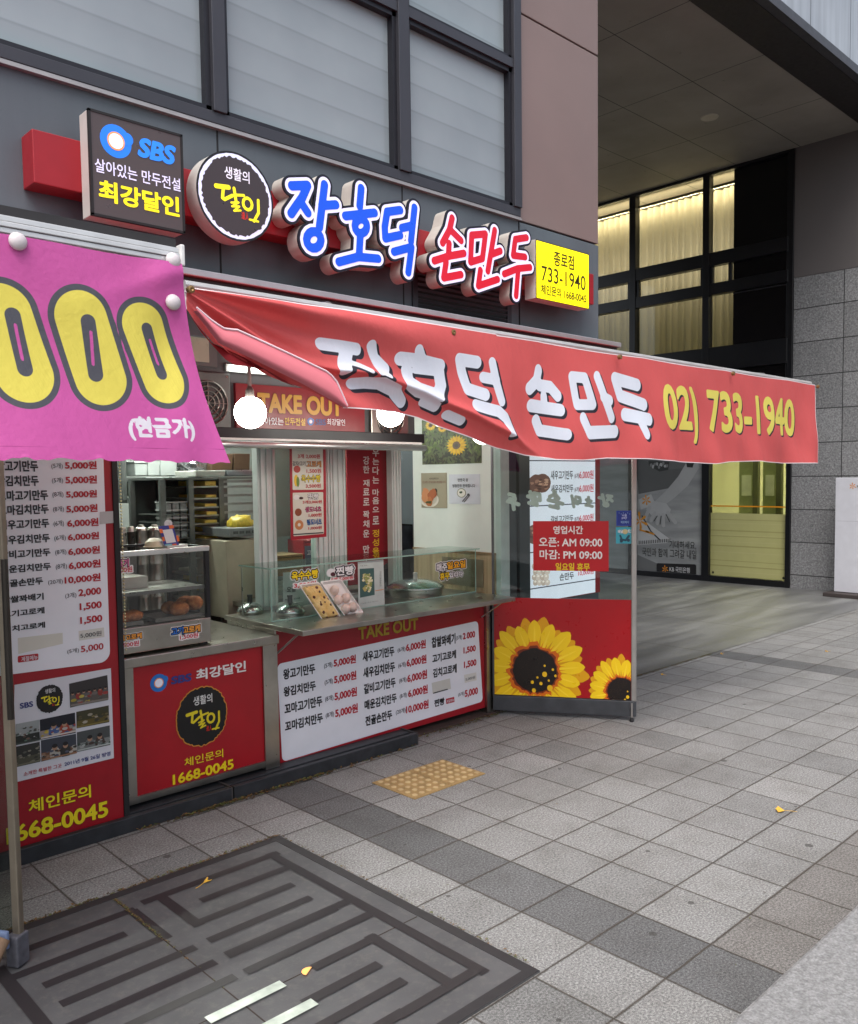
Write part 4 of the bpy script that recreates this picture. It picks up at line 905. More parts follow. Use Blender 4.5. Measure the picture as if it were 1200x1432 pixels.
    for tl, tr, br, bl, i in pics:
        rn = random.Random(20+i); pr.quad(tl, tr, br, bl, pal[i][0], 2)
        U0, V0 = pr.uv(*bl); U1, V1 = pr.uv(*tr); old = pr.clip; pr.clip = (U0+.001, V0, U1-.001, V1)
        Wd, Ht = U1-U0, V1-V0; Vm = (pr.uv(*bl)[1]+pr.uv(*br)[1])/2; mutec = lambda c_, d_=0: tuple(max(8, min(240, int(x_*.8+18+d_))) for x_ in c_)
        pr.upoly([(U0, V0+Ht*.02), (U1, V0+Ht*.02), (U1, V0+Ht*.42), (U0, V0+Ht*.42)], mutec(pal[i][2], -30), 3)
        if i in (0, 1, 3, 4):
            for q in range(7 if i == 0 else 2):
                x_ = U0+Wd*((q+.5)/7 if i == 0 else (.38+.3*q)); r_ = Wd*(.045 if i == 0 else .10); y_ = V0+Ht*(.52 if i == 0 else .56)
                pr.uell(x_, y_-r_*1.9, r_*1.5, r_*2., mutec(pal[i][1+(q*2) % 4]), 4+q*.2, 14); pr.uell(x_, y_, r_*.72, r_*.9, (164, 128, 104), 5.5+q*.1, 14); pr.uell(x_, y_+r_*.45, r_*.76, r_*.6, (30, 26, 26), 6.4+q*.1, 12)
        for q in range(22):
            x_ = U0+Wd*rn.random(); y_ = V0+Ht*rn.uniform(.1, .42 if i not in (2, 5, 6) else .8); r_ = Wd*rn.uniform(.03, .085); pr.uell(x_, y_, r_, r_*.55, mutec(pal[i][1+rn.randrange(4)], rn.uniform(-12, 12)), 7+q*.05, 12, .12, q)
        pr.upoly([(U0, V0+(V1-V0)*.05), (U1, V0+(V1-V0)*.05), (U1, V0+(V1-V0)*.12), (U0, V0+(V1-V0)*.12)], pal[i][2], 9); pr.clip = old
    pr.text('소개한 특별한 그곳', (196, 1108), (512, 998), (170, 16, 40), 2, .012); pr.text('2011년 9월 26일 방영', (537, 1024), (919, 897), NAVY, 2, .02)
    pr.z = Zm(.4124, 0, 630); pr.text('체인문의', (97, 1232), (307, 1132), (226, 206, 24), 1, .022, (70, 16, 20), .012); pr.text('1668-0045', (22, 1338), (365, 1186), (226, 206, 24), 1, .03, (70, 16, 20), .012)
    pr.build('print', t)
    b = B()
    for i in range(90): b.ball((1.712, 3.9, .86+i*.0155), .0052, n=6, m=4)
    mk('bead_chain', b, flat((196, 184, 140), .4, .4), label='thin beaded blind chain hanging beside the tall red price board', cat='chain')
menu_panel_left()
def plinths():
    for x0, x1, lab in ((.55, 2.225, 'dark steel floor channel under the left counter'), (2.24, 3.52, 'dark steel floor channel under the long price panel')):
        t = thing('floor_channel', lab, 'floor channel', ((x0+x1)/2, 3.9, 0), 'floor channels below the counters')
        b = B().box(x0, x1, 3.862, 3.895, 0, .072).box(x0, x1, 3.895, 3.93, 0, .055).box(x0, x1, 3.93, 4.32, 0, .066); mk('channel', b, flat((52, 54, 58), .5, .4, var=.3, sc=14.), t, bevel=.003)
        mk('end_plate', B().box(x1-.002, x1+.006, 3.862, 4.02, 0, .074), flat((70, 66, 66), .6, .3), t)
plinths()
mk('threshold_strip', B().box(3.535, 4.42, 3.985, 4.5, -.02, .014), flat((70, 54, 50), .8, var=.3), label='brown stone threshold strip between the price panel and the sunflower door', cat='threshold')
def left_counter():
    t = thing('steel_counter', 'stainless steel counter with red front panel and round emblem, under the croquette cabinet', 'counter', (2.15, 4.2, 0))
    mk('top', B().box(1.705, 2.602, 3.968, 4.80, .752, .800), STEEL, t, bevel=.004)
    Pn = FAC(3.975)
    f = B().box(1.715, 1.775, 3.972, 4.03, .085, .752); mk('leg', f, STEEL, t)
    mk('leg', B().box(2.50, 2.59, 3.972, 4.03, .07, .752), STEEL, t); mk('bottom_rail', B().box(1.775, 2.50, 3.974, 4.03, .085, .118), STEEL, t)
    mk('cabinet_body', B().box(1.72, 2.585, 4.03, 4.79, .09, .751), flat((90, 90, 88), .5, .4), t)
    for x_ in (1.80, 2.52): mk('foot', B().box(x_, x_+.05, 4.05, 4.1, .066, .09), JBLK, t)
    mk('front_panel', B().box(1.775, 2.50, 3.984, 4.028, .118, .752), flat((158, 12, 26), .38, var=.08), t)
    pr = Print(FAC(3.984), .001, Zm(.2167, 160, 870), .4)
    ring_logo(pr, 285, 392, 56, 1, (30, 110, 190)); pr.text('SBS', (362, 404), (493, 328), (46, 50, 120), 2, .045, shear=.1); pr.text('최강달인', (526, 378), (846, 248), (222, 218, 216), 2, .03)
    u, v = pr.uv(565, 607); a, b = pr.sc(565, 607); dalin(pr, u, v, 158*a, 186*b, 2, back=(14, 12, 13), ring=(196, 130, 50), yel=(214, 196, 30), txt=(214, 214, 210), rag=.03)
    pr.text('체인문의', (450, 935), (699, 815), (226, 200, 30), 2, .012); pr.text('1668-0045', (375, 1052), (766, 880), (232, 204, 20), 2, .03); pr.build('print', t)
left_counter()
def right_counter():
    t = thing('service_counter', 'long stainless steel serving counter with overhanging ledge beside the open glass door', 'counter', (3.4, 4.1, 0))
    mk('ledge', B().box(2.585, 4.285, 3.72, 4.52, .824, .852), STEEL, t, bevel=.003)
    mk('carcass', B().box(2.605, 4.29, 4.05, 4.5, .06, .823), flat((96, 30, 34), .6), t)
    mk('post', B().box(4.302, 4.375, 4.0, 4.06, .0, .823), STEEL, t); mk('post', B().box(2.592, 2.604, 4.0, 4.5, .06, .823), STEEL, t)
    for x_ in (2.61, 4.26): mk('brace', B().tube([(x_, 3.80, .822), (x_, 4.005, .69)], .006, 8), STEEL, t)
    P = FAC(4.02); t2 = thing('price_board', 'wide red panel with white price list in three columns below the serving counter', 'menu panel', (3.45, 4.03, .05))
    mk('panel', B().box(2.607, 4.30, 4.021, 4.05, .052, .822), flat((152, 14, 30), .4, var=.08), t2)
    pr = Print(P, .0, Zm(.3, 360, 840), .4); pr.quad((92, 296), (1028, 94), (1051, 470), (116, 752), WHITE, 0, .03)
    pr.text('TAKE OUT', (470, 184), (748, 78), (168, 138, 30), 1, .03, (96, 56, 20), .012)
    T = lambda s, a, b, c=INK, w=.038: pr.text(s, a, b, c, 1, w)
    R_ = (176, 20, 40); D_ = (70, 68, 76)
    for s, a, b in (('왕고기만두', (120, 370), (268, 291)), ('왕김치만두', (122, 450), (271, 371)), ('꼬마고기만두', (126, 532), (301, 441)), ('꼬마김치만두', (128, 612), (304, 520)), ('새우고기만두', (490, 287), (637, 211)), ('새우김치만두', (493, 362), (640, 283)), ('갈비고기만두', (496, 437), (643, 356)), ('매운김치만두', (499, 511), (648, 429)), ('전골손만두', (503, 586), (627, 507)), ('찹쌀꽈배기', (812, 222), (922, 150)), ('고기고로케', (815, 292), (925, 228)), ('김치고로케', (818, 361), (928, 293)), ('찐빵', (824, 497), (871, 450))): T(s, a, b)
    for s, a, b in (('(5개)', (310, 320), (348, 284)), ('(5개)', (313, 397), (351, 360)), ('(8개)', (315, 475), (353, 437)), ('(8개)', (318, 552), (356, 513)), ('(6개)', (653, 245), (689, 212)), ('(6개)', (656, 318), (691, 283)), ('(8개)', (660, 389), (694, 354)), ('(8개)', (663, 461), (696, 426)), ('(20개)', (645, 536), (690, 497)), ('(3개)', (925, 188), (953, 158)), ('(5개)', (935, 450), (964, 422))): T(s, a, b, D_, .012)
    for s, a, b in (('5,000원', (355, 313), (458, 250)), ('5,000원', (357, 391), (460, 325)), ('5,000원', (359, 470), (463, 401)), ('5,000원', (362, 549), (467, 477)), ('6,000원', (692, 241), (784, 180)), ('6,000원', (695, 313), (787, 250)), ('6,000원', (698, 386), (790, 320)), ('6,000원', (702, 456), (793, 390)), ('10,000원', (692, 531), (797, 460)), ('2,000', (957, 186), (1014, 140)), ('1,500', (960, 251), (1017, 206)), ('1,500', (962, 319), (1020, 271)), ('5,000', (966, 455), (1027, 402))): T(s, a, b, R_, .038)
    pr.quad((812, 384), (897, 362), (902, 411), (817, 434), (200, 198, 190), 1); pr.quad((818, 429), (886, 410), (887, 415), (819, 434), (60, 60, 60), 3)
    pr.quad((963, 346), (1020, 334), (1022, 371), (966, 384), (214, 212, 206), 1); T('5,000원', (970, 375), (1014, 349), (84, 84, 90), .008)
    pr.quad((878, 458), (917, 448), (919, 472), (880, 482), R_, 1, .004); pr.text('계절메뉴', (881, 478), (916, 454), WHITE, 2, .006)
    pr.quad((0, 0), (0, 0), (0, 0), (0, 0), R_, 1) if False else None
    pr.build('print', t2)
right_counter()

# ---- glass doors
def glass_door():
    h = GRD(.03).p(690, 992); e = GRD(.03).p(890, 1001.5); u = (e-h); Wd = u.length; u.normalize(); n = Vector((u.y, -u.x, 0))
    if n.dot(CAM-h) < 0: n = -n
    t = thing('glass_door', 'open glass door with red sunflower panel and grey kick rail', 'door', tuple(h))
    P = Plane((h.x, h.y, 0), u, (0, 0, 1), n)
    fr = flat((84, 84, 88), .4, .5, var=.12); sv = flat((170, 166, 162), .35, .7, var=.15)
    mk('kick_rail', B().pbox(P, 0, Wd, .03, .135, -.02, .02), flat((72, 74, 78), .45, .4, var=.25, sc=8.), t, bevel=.004)
    mk('edge_stile', B().pbox(P, Wd-.034, Wd, .135, 2.2, -.022, .022), sv, t, bevel=.005); mk('hinge_stile', B().pbox(P, 0, .012, .135, 2.2, -.02, .02), fr, t)
    mk('top_rail', B().pbox(P, 0, Wd, 2.2, 2.28, -.02, .02), fr, t)
    mk('pane', B().pbox(P, .012, Wd-.034, .135, 2.2, -.004, .004), glass((240, 246, 245), 1.5), t)
    v_ = P.uv(790, 837)[1]
    sp = mk('sunflower_panel', B().pbox(P, .006, Wd-.034, .14, v_, .004, .012), flat((162, 8, 20), .3, var=.06), t)
    pr = Print(P, .0125, Zm(.2723, 660, 640), .3); pr.clip = (.008, .142, Wd-.036, v_-.001)
    def flower(cx, cy, rd, rp, rot, n, seed):
        u0, v0 = pr.uv(cx, cy); a, b = pr.sc(cx, cy); rn = random.Random(seed)
        for lay, nn, k_, col, off in ((1, n, 1., (222, 160, 12), .5), (3, n, .97, (243, 203, 22), 0.)):
            for i in range(nn):
                t_ = 2*math.pi*(i+off)/nn+rot; L = rp*k_*rn.uniform(.9, 1.05); w = .13*rp*rn.uniform(.9, 1.15)
                pts = [(.3, 0), (.5, .5), (.72, 1.), (.88, .82), (.97, .35), (1., 0), (.97, -.35), (.88, -.82), (.72, -1.), (.5, -.5)]
                q = [((x_*L*math.cos(t_)-y_*w*math.sin(t_))*a, (x_*L*math.sin(t_)+y_*w*math.cos(t_))*b) for x_, y_ in pts]
                pr.upoly([(u0+x_, v0+y_) for x_, y_ in q], col, lay+.04*i)
                vein = [(.36, .12), (.75, .1), (.9, 0), (.75, -.1), (.36, -.12)]
                q = [((x_*L*math.cos(t_)-y_*w*math.sin(t_))*a, (x_*L*math.sin(t_)+y_*w*math.cos(t_))*b) for x_, y_ in vein]
                pr.upoly([(u0+x_, v0+y_) for x_, y_ in q], (216, 160, 12) if lay == 1 else (250, 214, 50), lay+.02+.04*i)
                if lay == 3:
                    for s_ in (-.3, .3):
                        vein = [(.32, s_*.2), (.42, s_*.9+.12), (.62, s_*1.1), (.42, s_*.9-.12)]; q = [((x_*L*math.cos(t_)-y_*w*math.sin(t_))*a, (x_*L*math.sin(t_)+y_*w*math.cos(t_))*b) for x_, y_ in vein]
                        pr.upoly([(u0+x_, v0+y_) for x_, y_ in q], (222, 120, 14), lay+.025+.04*i)
        for rr, col, rg in ((1.22, (214, 104, 16), .12), (1.08, (120, 44, 12), .08), (1., (22, 14, 12), .03)): pr.uell(u0, v0, rd*a*rr, rd*b*rr, col, 5+3*(1.3-rr), 64, rg, seed)
        for i in range(240):
            an, r_ = rn.uniform(0, 6.28), rd*math.sqrt(rn.random())*.94; pr.uell(u0+r_*a*math.cos(an), v0+r_*b*math.sin(an), 2.2*a, 2.2*b, rn.choice(((40, 26, 18), (52, 34, 22), (12, 9, 9))), 6.3, 6)
    flower(325, 1090, 112, 268, .1, 17, 4); flower(768, 1200, 72, 186, .2, 16, 8)
    for x_, y_, r_ in ((375, 1110, 14), (402, 1180, 16), (320, 1192, 11), (312, 1150, 9), (356, 1157, 9), (338, 1126, 6), (375, 1066, 6), (417, 1086, 7), (396, 1142, 6), (430, 1118, 7), (800, 1226, 9), (786, 1240, 5), (760, 1250, 6), (828, 1210, 5), (800, 1198, 4)): pr.ell(x_, y_, r_*.9, r_, (238, 190, 30), 7, 14)
    pr.build('sunflower_print', t)
    # mirrored shop name stuck to the far face of the glass
    pr = Print(P, -.0055, Zm(.2, 660, 560), .6); boxes = {'두': (235, 785, 342, 630), '만': (372, 755, 495, 618), '손': (512, 780, 656, 605), '덕': (684, 762, 772, 648), '호': (786, 757, 852, 662), '장': (868, 757, 1002, 640)}
    for ch, bx in boxes.items():
        (a0, b0), (a1, b1) = pr.uv(bx[0], bx[1]), pr.uv(bx[2], bx[3]); A = np.array([p for s in LUV[ch] for p in s]); lo, hi = A.min(0), A.max(0); m_ = .16
        f = lambda p: (a1-(a1-a0)*(m_+(1-2*m_)*(p[0]-lo[0])/(hi[0]-lo[0])), b0+(b1-b0)*(m_+(1-2*m_)*(p[1]-lo[1])/(hi[1]-lo[1])))
        pr.strokes([([f(p) for p in s], .0135 if ch in '손만두' else .0105) for s in LUV[ch]], (206, 220, 212), 0, 0, 90)
    pr.build('glass_lettering', t)
    st = thing('foot_bolt', 'small steel foot bolt holding the open sunflower door to the paving', 'door bolt', tuple(P.w(Wd-.03, .0, .03)))
    mk('rod', B().tube([P.w(Wd-.03, .125, .032), P.w(Wd-.03, .02, .034)], .006, 8), sv, st); mk('rubber_tip', B().lathe(P.w(Wd-.03, .0, .034), [(.012, 0), (.016, .006), (.010, .026), (.007, .03)], 14), JBLK, st); mk('bracket', B().pbox(P, Wd-.045, Wd-.015, .09, .13, .021, .03), fr, st)
    # things on the glass
    hp = Plane(P.w(0, 0, .0052), u, (0, 0, 1), n); zz = Zm(.2723, 660, 640)
    q = [hp.uv(*zz(*p)) for p in ((312, 328), (701, 323), (704, 582), (318, 581))]; u0, u1 = (q[0][0]+q[3][0])/2, (q[1][0]+q[2][0])/2; v1, v0 = (q[0][1]+q[1][1])/2, (q[2][1]+q[3][1])/2
    hr = thing('opening_hours_sign', 'red opening hours sign with white and yellow lettering stuck to the glass door', 'sign', tuple(hp.w((u0+u1)/2, v0)))
    mk('plate', B().pbox(hp, u0, u1, v0, v1, 0, .004), flat((186, 12, 26), .35, var=.05), hr)
    pr = Print(hp, .005, zz, .4); pr.text('영업시간', (418, 392), (571, 350), (236, 232, 230), 1, .03); pr.text('오픈: AM 09:00', (345, 457), (670, 411), (240, 238, 236), 1, .022); pr.text('마감: PM 09:00', (348, 521), (670, 474), (240, 238, 236), 1, .022); pr.text('일요일 휴무', (430, 580), (606, 541), (240, 204, 30), 1, .03)
    pr.build('lettering', hr)
    for nm, lab, c, a, b in (('blue_sticker', 'small square dark blue sticker on the glass door above a turquoise one', (24, 60, 160), (742, 272), (824, 350)), ('turquoise_sticker', 'turquoise delivery sticker with a little scooter on the glass door', (60, 168, 186), (740, 357), (826, 441))):
        (u0, v0), (u1, v1) = hp.uv(*zz(a[0], b[1])), hp.uv(*zz(b[0], a[1])); s = thing(nm, lab, 'sticker', tuple(hp.w((u0+u1)/2, v0))); mk('sheet', B().pbox(hp, u0, u1, v0, v1, 0, .001), flat(c, .4), s)
        pr = Print(hp, .0018, zz, .4)
        if nm == 'blue_sticker':
            pr.quad((748, 278), (818, 278), (818, 345), (748, 345), (16, 44, 136), 0); 
            for x_ in range(6): pr.ell(756+x_*11, 284+(x_ % 2)*5, 2, 2, (150, 190, 230), 1, 8)
            pr.text('서울', (770, 303), (796, 290), (190, 205, 240), 1, .01); pr.text('pay', (770, 317), (797, 305), (190, 205, 240), 1, .01); pr.text('제로페이', (764, 338), (806, 324), (150, 190, 230), 1, .01)
        else:
            pr.text('배달', (750, 388), (776, 370), (236, 240, 240), 1, .02); pr.text('민', (802, 386), (822, 368), (236, 240, 240), 1, .02)
            pr.ell(787, 380, 14, 13, (200, 190, 140), 2); pr.strokes([([pr.uv(765, 420), pr.uv(790, 424), pr.uv(806, 402)], .007), ([pr.uv(762, 400), pr.uv(770, 420)], .006)], (24, 70, 90), 2, 0, 40)
            pr.ell(768, 428, 8, 8, (24, 60, 80), 3); pr.ell(804, 424, 8, 8, (24, 60, 80), 3)
        pr.build('print', s)
glass_door()
def left_door():
    a = GRD(0).p(33, 1352); b = Vector((.36, 4.0, 0)); u = (b-a).normalized(); n = Vector((-u.y, u.x, 0)); n = n if n.dot(CAM-a) > 0 else -n; P = Plane((a.x, a.y, 0), u, (0, 0, 1), n); L = (b-a).length
    t = thing('glass_door', 'glass door opened edge-on at the left border, slim aluminium stile and pull bar', 'door', tuple(a))
    sv = flat((150, 140, 124), .35, .8, var=.15); mk('edge_stile', B().pbox(P, 0, .03, .02, 2.2, -.012, .012), sv, t, bevel=.004)
    mk('kick_rail', B().pbox(P, .03, L, .03, .10, -.012, .012), flat((90, 84, 78), .45, .5), t); mk('pane', B().pbox(P, .03, L, .10, 2.2, -.004, .004), glass((222, 226, 220), 1.5), t)
    z0, z1 = P.uv(32, 1003)[1], P.uv(25, 781)[1]
    mk('pull_bar', B().tube([P.w(-.02, z0, .03), P.w(-.02, z1, .03)], .011, 10), flat((70, 66, 62), .3, .8), t)
    s = thing('door_wheel', 'scuffed blue and brown door holder clamped on the foot of the left glass door', 'door holder', tuple(P.w(.0, 0, .04)))
    mk('housing', B().pbox(P, -.008, .04, .012, .12, -.024, .034), flat((92, 92, 100), .6, .3, var=.4, sc=20.), s, bevel=.006)
    mk('pedal', B().tube([P.w(.02, .13, .06), P.w(.03, .08, .10), P.w(.02, .015, .13)], [.022, .026, .012], 10), flat((120, 96, 74), .7, var=.35, sc=20.), s, smooth=True)
    mk('clip', B().pbox(P, .01, .06, .09, .15, .045, .06), flat((104, 120, 152), .5), s, bevel=.004)
left_door()
def boxes_left():
    cb = flat((164, 128, 84), .8, var=.12, sc=3.)
    for (x0, x1, y0, y1, z0, z1, lab) in ((.42, .98, 3.62, 3.86, .33, .98, 'plain brown cardboard box standing on a crate behind the left glass door'), (.45, .85, 3.64, 3.85, .985, 1.35, 'shadowed brown cardboard box on top of the larger box behind the left door')):
        t = thing('cardboard_box', lab, 'box', ((x0+x1)/2, (y0+y1)/2, z0), 'cardboard boxes behind the left door'); mk('carton', B().box(x0, x1, y0, y1, z0, z1), cb, t, bevel=.004); mk('tape', B().box(x0-.001, x1+.001, (y0+y1)/2-.03, (y0+y1)/2+.03, z1, z1+.0015), flat((150, 120, 80), .3), t)
    b = B()
    for i in range(4): b.box(.40, 1.0, 3.60, 3.62, .02+i*.08, .07+i*.08).box(.40, .42, 3.6, 3.88, .02+i*.08, .07+i*.08).box(.98, 1.0, 3.6, 3.88, .02+i*.08, .07+i*.08)
    for x_ in (.40, .97): b.box(x_, x_+.03, 3.59, 3.62, .0, .325)
    b.box(.4, 1.0, 3.6, 3.88, .30, .325); mk('slatted_crate', b, flat((66, 52, 40), .7, var=.3), label='dark slatted crate under the brown boxes behind the left door', cat='crate')
boxes_left()
def wall_menu():
    P = FAC(YF-.02); t = thing('wall_menu_board', 'white picture menu with red border on the corner column, seen through the glass door', 'menu board', (5.35, YF-.01, .65))
    z0 = P.uv(786, 837)[1]; mk('board', B().box(4.895, 5.81, YF-.019, YF-.001, z0, 2.5), flat((168, 20, 34), .4), t); mk('frame_strip', B().box(4.885, 4.895, YF-.024, YF-.001, z0, 2.5), flat((60, 20, 24), .4), t)
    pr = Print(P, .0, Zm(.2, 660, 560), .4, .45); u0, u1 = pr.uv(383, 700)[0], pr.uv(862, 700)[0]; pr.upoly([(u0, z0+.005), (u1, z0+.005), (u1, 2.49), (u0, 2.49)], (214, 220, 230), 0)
    for a, b in (((384, 742), (862, 716)), ((386, 1062), (862, 1020)), ((384, 420), (862, 424))):
        pa, pb = pr.uv(*a), pr.uv(*b); v_ = (pa[1]+pb[1])/2; pr.upoly([(u0, v_-.004), (u1, v_-.004), (u1, v_+.004), (u0, v_+.004)], (40, 44, 60), 1)
    z1 = pr.uv(600, 1290)[1]; pr.upoly([(u0, z1-.004), (u1, z1-.004), (u1, z1+.004), (u0, z1+.004)], (40, 44, 60), 1)
    for s, a, b, c in (('새우고기만두', (550, 554), (706, 490), INK), ('(6개)', (716, 550), (750, 508), (80, 60, 70)), ('6,000원', (750, 552), (849, 487), (170, 20, 44)), ('새우김치만두', (552, 646), (708, 586), INK), ('(6개)', (716, 644), (750, 604), (80, 60, 70)), ('6,000원', (750, 646), (849, 582), (170, 20, 44)), ('갈비고기만두', (550, 858), (708, 798), INK), ('(8개)', (716, 852), (750, 810), (80, 60, 70)), ('6,000원', (750, 850), (849, 790), (170, 20, 44)), ('손만두', (612, 1262), (712, 1196), INK), ('10,000원', (742, 1230), (850, 1176), (170, 20, 44))): pr.text(s, a, b, c, 1, .02)
    for cx_, cy_, r_ in ((450, 585, 58), (492, 578, 58), (440, 935, 60), (486, 925, 58)):
        pr.ell(cx_, cy_, r_, r_*1.15, (96, 66, 56), 2+(cx_ > 470), 26, .03, cx_)
        for i in range(9): rn = random.Random(cx_*9+i); pr.ell(cx_+rn.uniform(-34, 34), cy_+rn.uniform(-44, 44), 14, 8, rn.choice(((140, 104, 86), (168, 132, 110), (70, 44, 38))), 4+i*.1, 10, .3, i)
    for i in range(16): pr.ell(436+(i % 4)*28+(i//4 % 2)*8, 1160+(i//4)*38, 18, 22, ((176, 160, 146), (196, 182, 170))[i % 2], 2+i*.05, 14); pr.ell(434+(i % 4)*28+(i//4 % 2)*8, 1152+(i//4)*38, 8, 8, (224, 214, 204), 4, 10)
    pr.build('print', t)
    b = B().box(4.46, 4.60, 4.07, 4.4, 0, 2.62).box(4.62, 4.74, 4.10, 4.4, 0, 2.62).box(4.76, 4.88, 4.09, 4.4, 0, 2.62).box(4.6, 4.76, 4.14, 4.4, 0, 2.62); mk('entrance_post', b, flat((66, 74, 76), .35, .4), label='dark grooved metal entrance post between the white wall and the picture menu', cat='post', bevel=.003)
    mk('post_latch', B().box(4.635, 4.655, 4.088, 4.10, 1.02, 1.22), JBLK, label='narrow black latch plate on the dark entrance post', cat='latch', bevel=.002)
wall_menu()
# ================================================================== INSIDE THE KIOSK
def interior():
    t = thing('kiosk_room', 'lit kitchen room behind the counters with pale walls and white ceiling', 'room', (2, 5.5, 0))
    wl_ = flat((150, 156, 152), .6, var=.06); mk('back_wall', B().box(-.6, 6., 6.9, 7., 0, 2.6), wl_, t); mk('side_wall', B().box(-.7, -.6, 4.2, 7., 0, 2.6), wl_, t)
    mk('side_wall', B().box(5.7, 5.8, 4.46, 7., 0, 2.6), wl_, t); mk('ceiling', B().box(-.7, 5.8, 4.31, 7., 2.56, 2.6), flat((190, 192, 188), .7), t); mk('room_floor', B().box(-.6, 5.7, 4.3, 6.9, .005, .012), flat((92, 88, 82), .5), t)
    h = B().box(1.70, 3.83, 4.19, 4.31, 1.925, 2.6); mk('header', h, flat((72, 76, 78), .45, var=.1), t)
    P = FAC(4.19); a, b = P.uv(266, 464), P.uv(298, 508); f = mk('header_window', B().box(a[0]-.35, b[0]+.02, 4.18, 4.195, b[1]-.02, a[1]+.02), flat((96, 98, 98), .4), t); mk('pane', B().box(a[0]-.33, b[0]-.03, 4.176, 4.181, b[1], a[1]), flat((176, 174, 156), .3), f)
    mk('fascia_bar', B().box(1.70, 3.835, 4.10, 4.19, 1.868, 1.93), flat((30, 33, 36), .4, .3), t, bevel=.003)
    mk('awning_tube', B().tube([(1.70, 4.06, 1.838), (3.80, 4.06, 1.838)], .019, 12), ALU, t, smooth=True); mk('white_rail', B().box(1.70, 3.79, 4.08, 4.10, 1.862, 1.874), flat((220, 222, 220), .4), t)
    for x_, y_ in ((2.6, 5.4), (2.6, 6.4), (4.9, 5.8)):
        o = thing('ceiling_lamp', 'white tube lamp under the kitchen ceiling', 'lamp', (x_, y_, 2.5), 'kitchen ceiling lamps'); mk('housing', B().box(x_-.6, x_+.6, y_-.05, y_+.05, 2.53, 2.558), WPVC, o); mk('tube', B().tube([(x_-.58, y_, 2.515), (x_+.58, y_, 2.515)], .016, 10), glow((240, 246, 236), 125.), o)
    o = thing('batten_lamp', 'bright white strip lamp above the TAKE OUT sign', 'lamp', (2.65, 4.16, 2.26)); a, b = FAC(4.16).uv(323, 514), FAC(4.16).uv(380, 519)
    mk('tube', B().box(a[0], b[0]+.3, 4.15, 4.175, b[1]-.005, a[1]+.006), glow((246, 250, 246), 5.), o); mk('housing', B().box(a[0]-.02, b[0]+.32, 4.175, 4.19, b[1]-.02, a[1]+.02), WPVC, o)
interior()
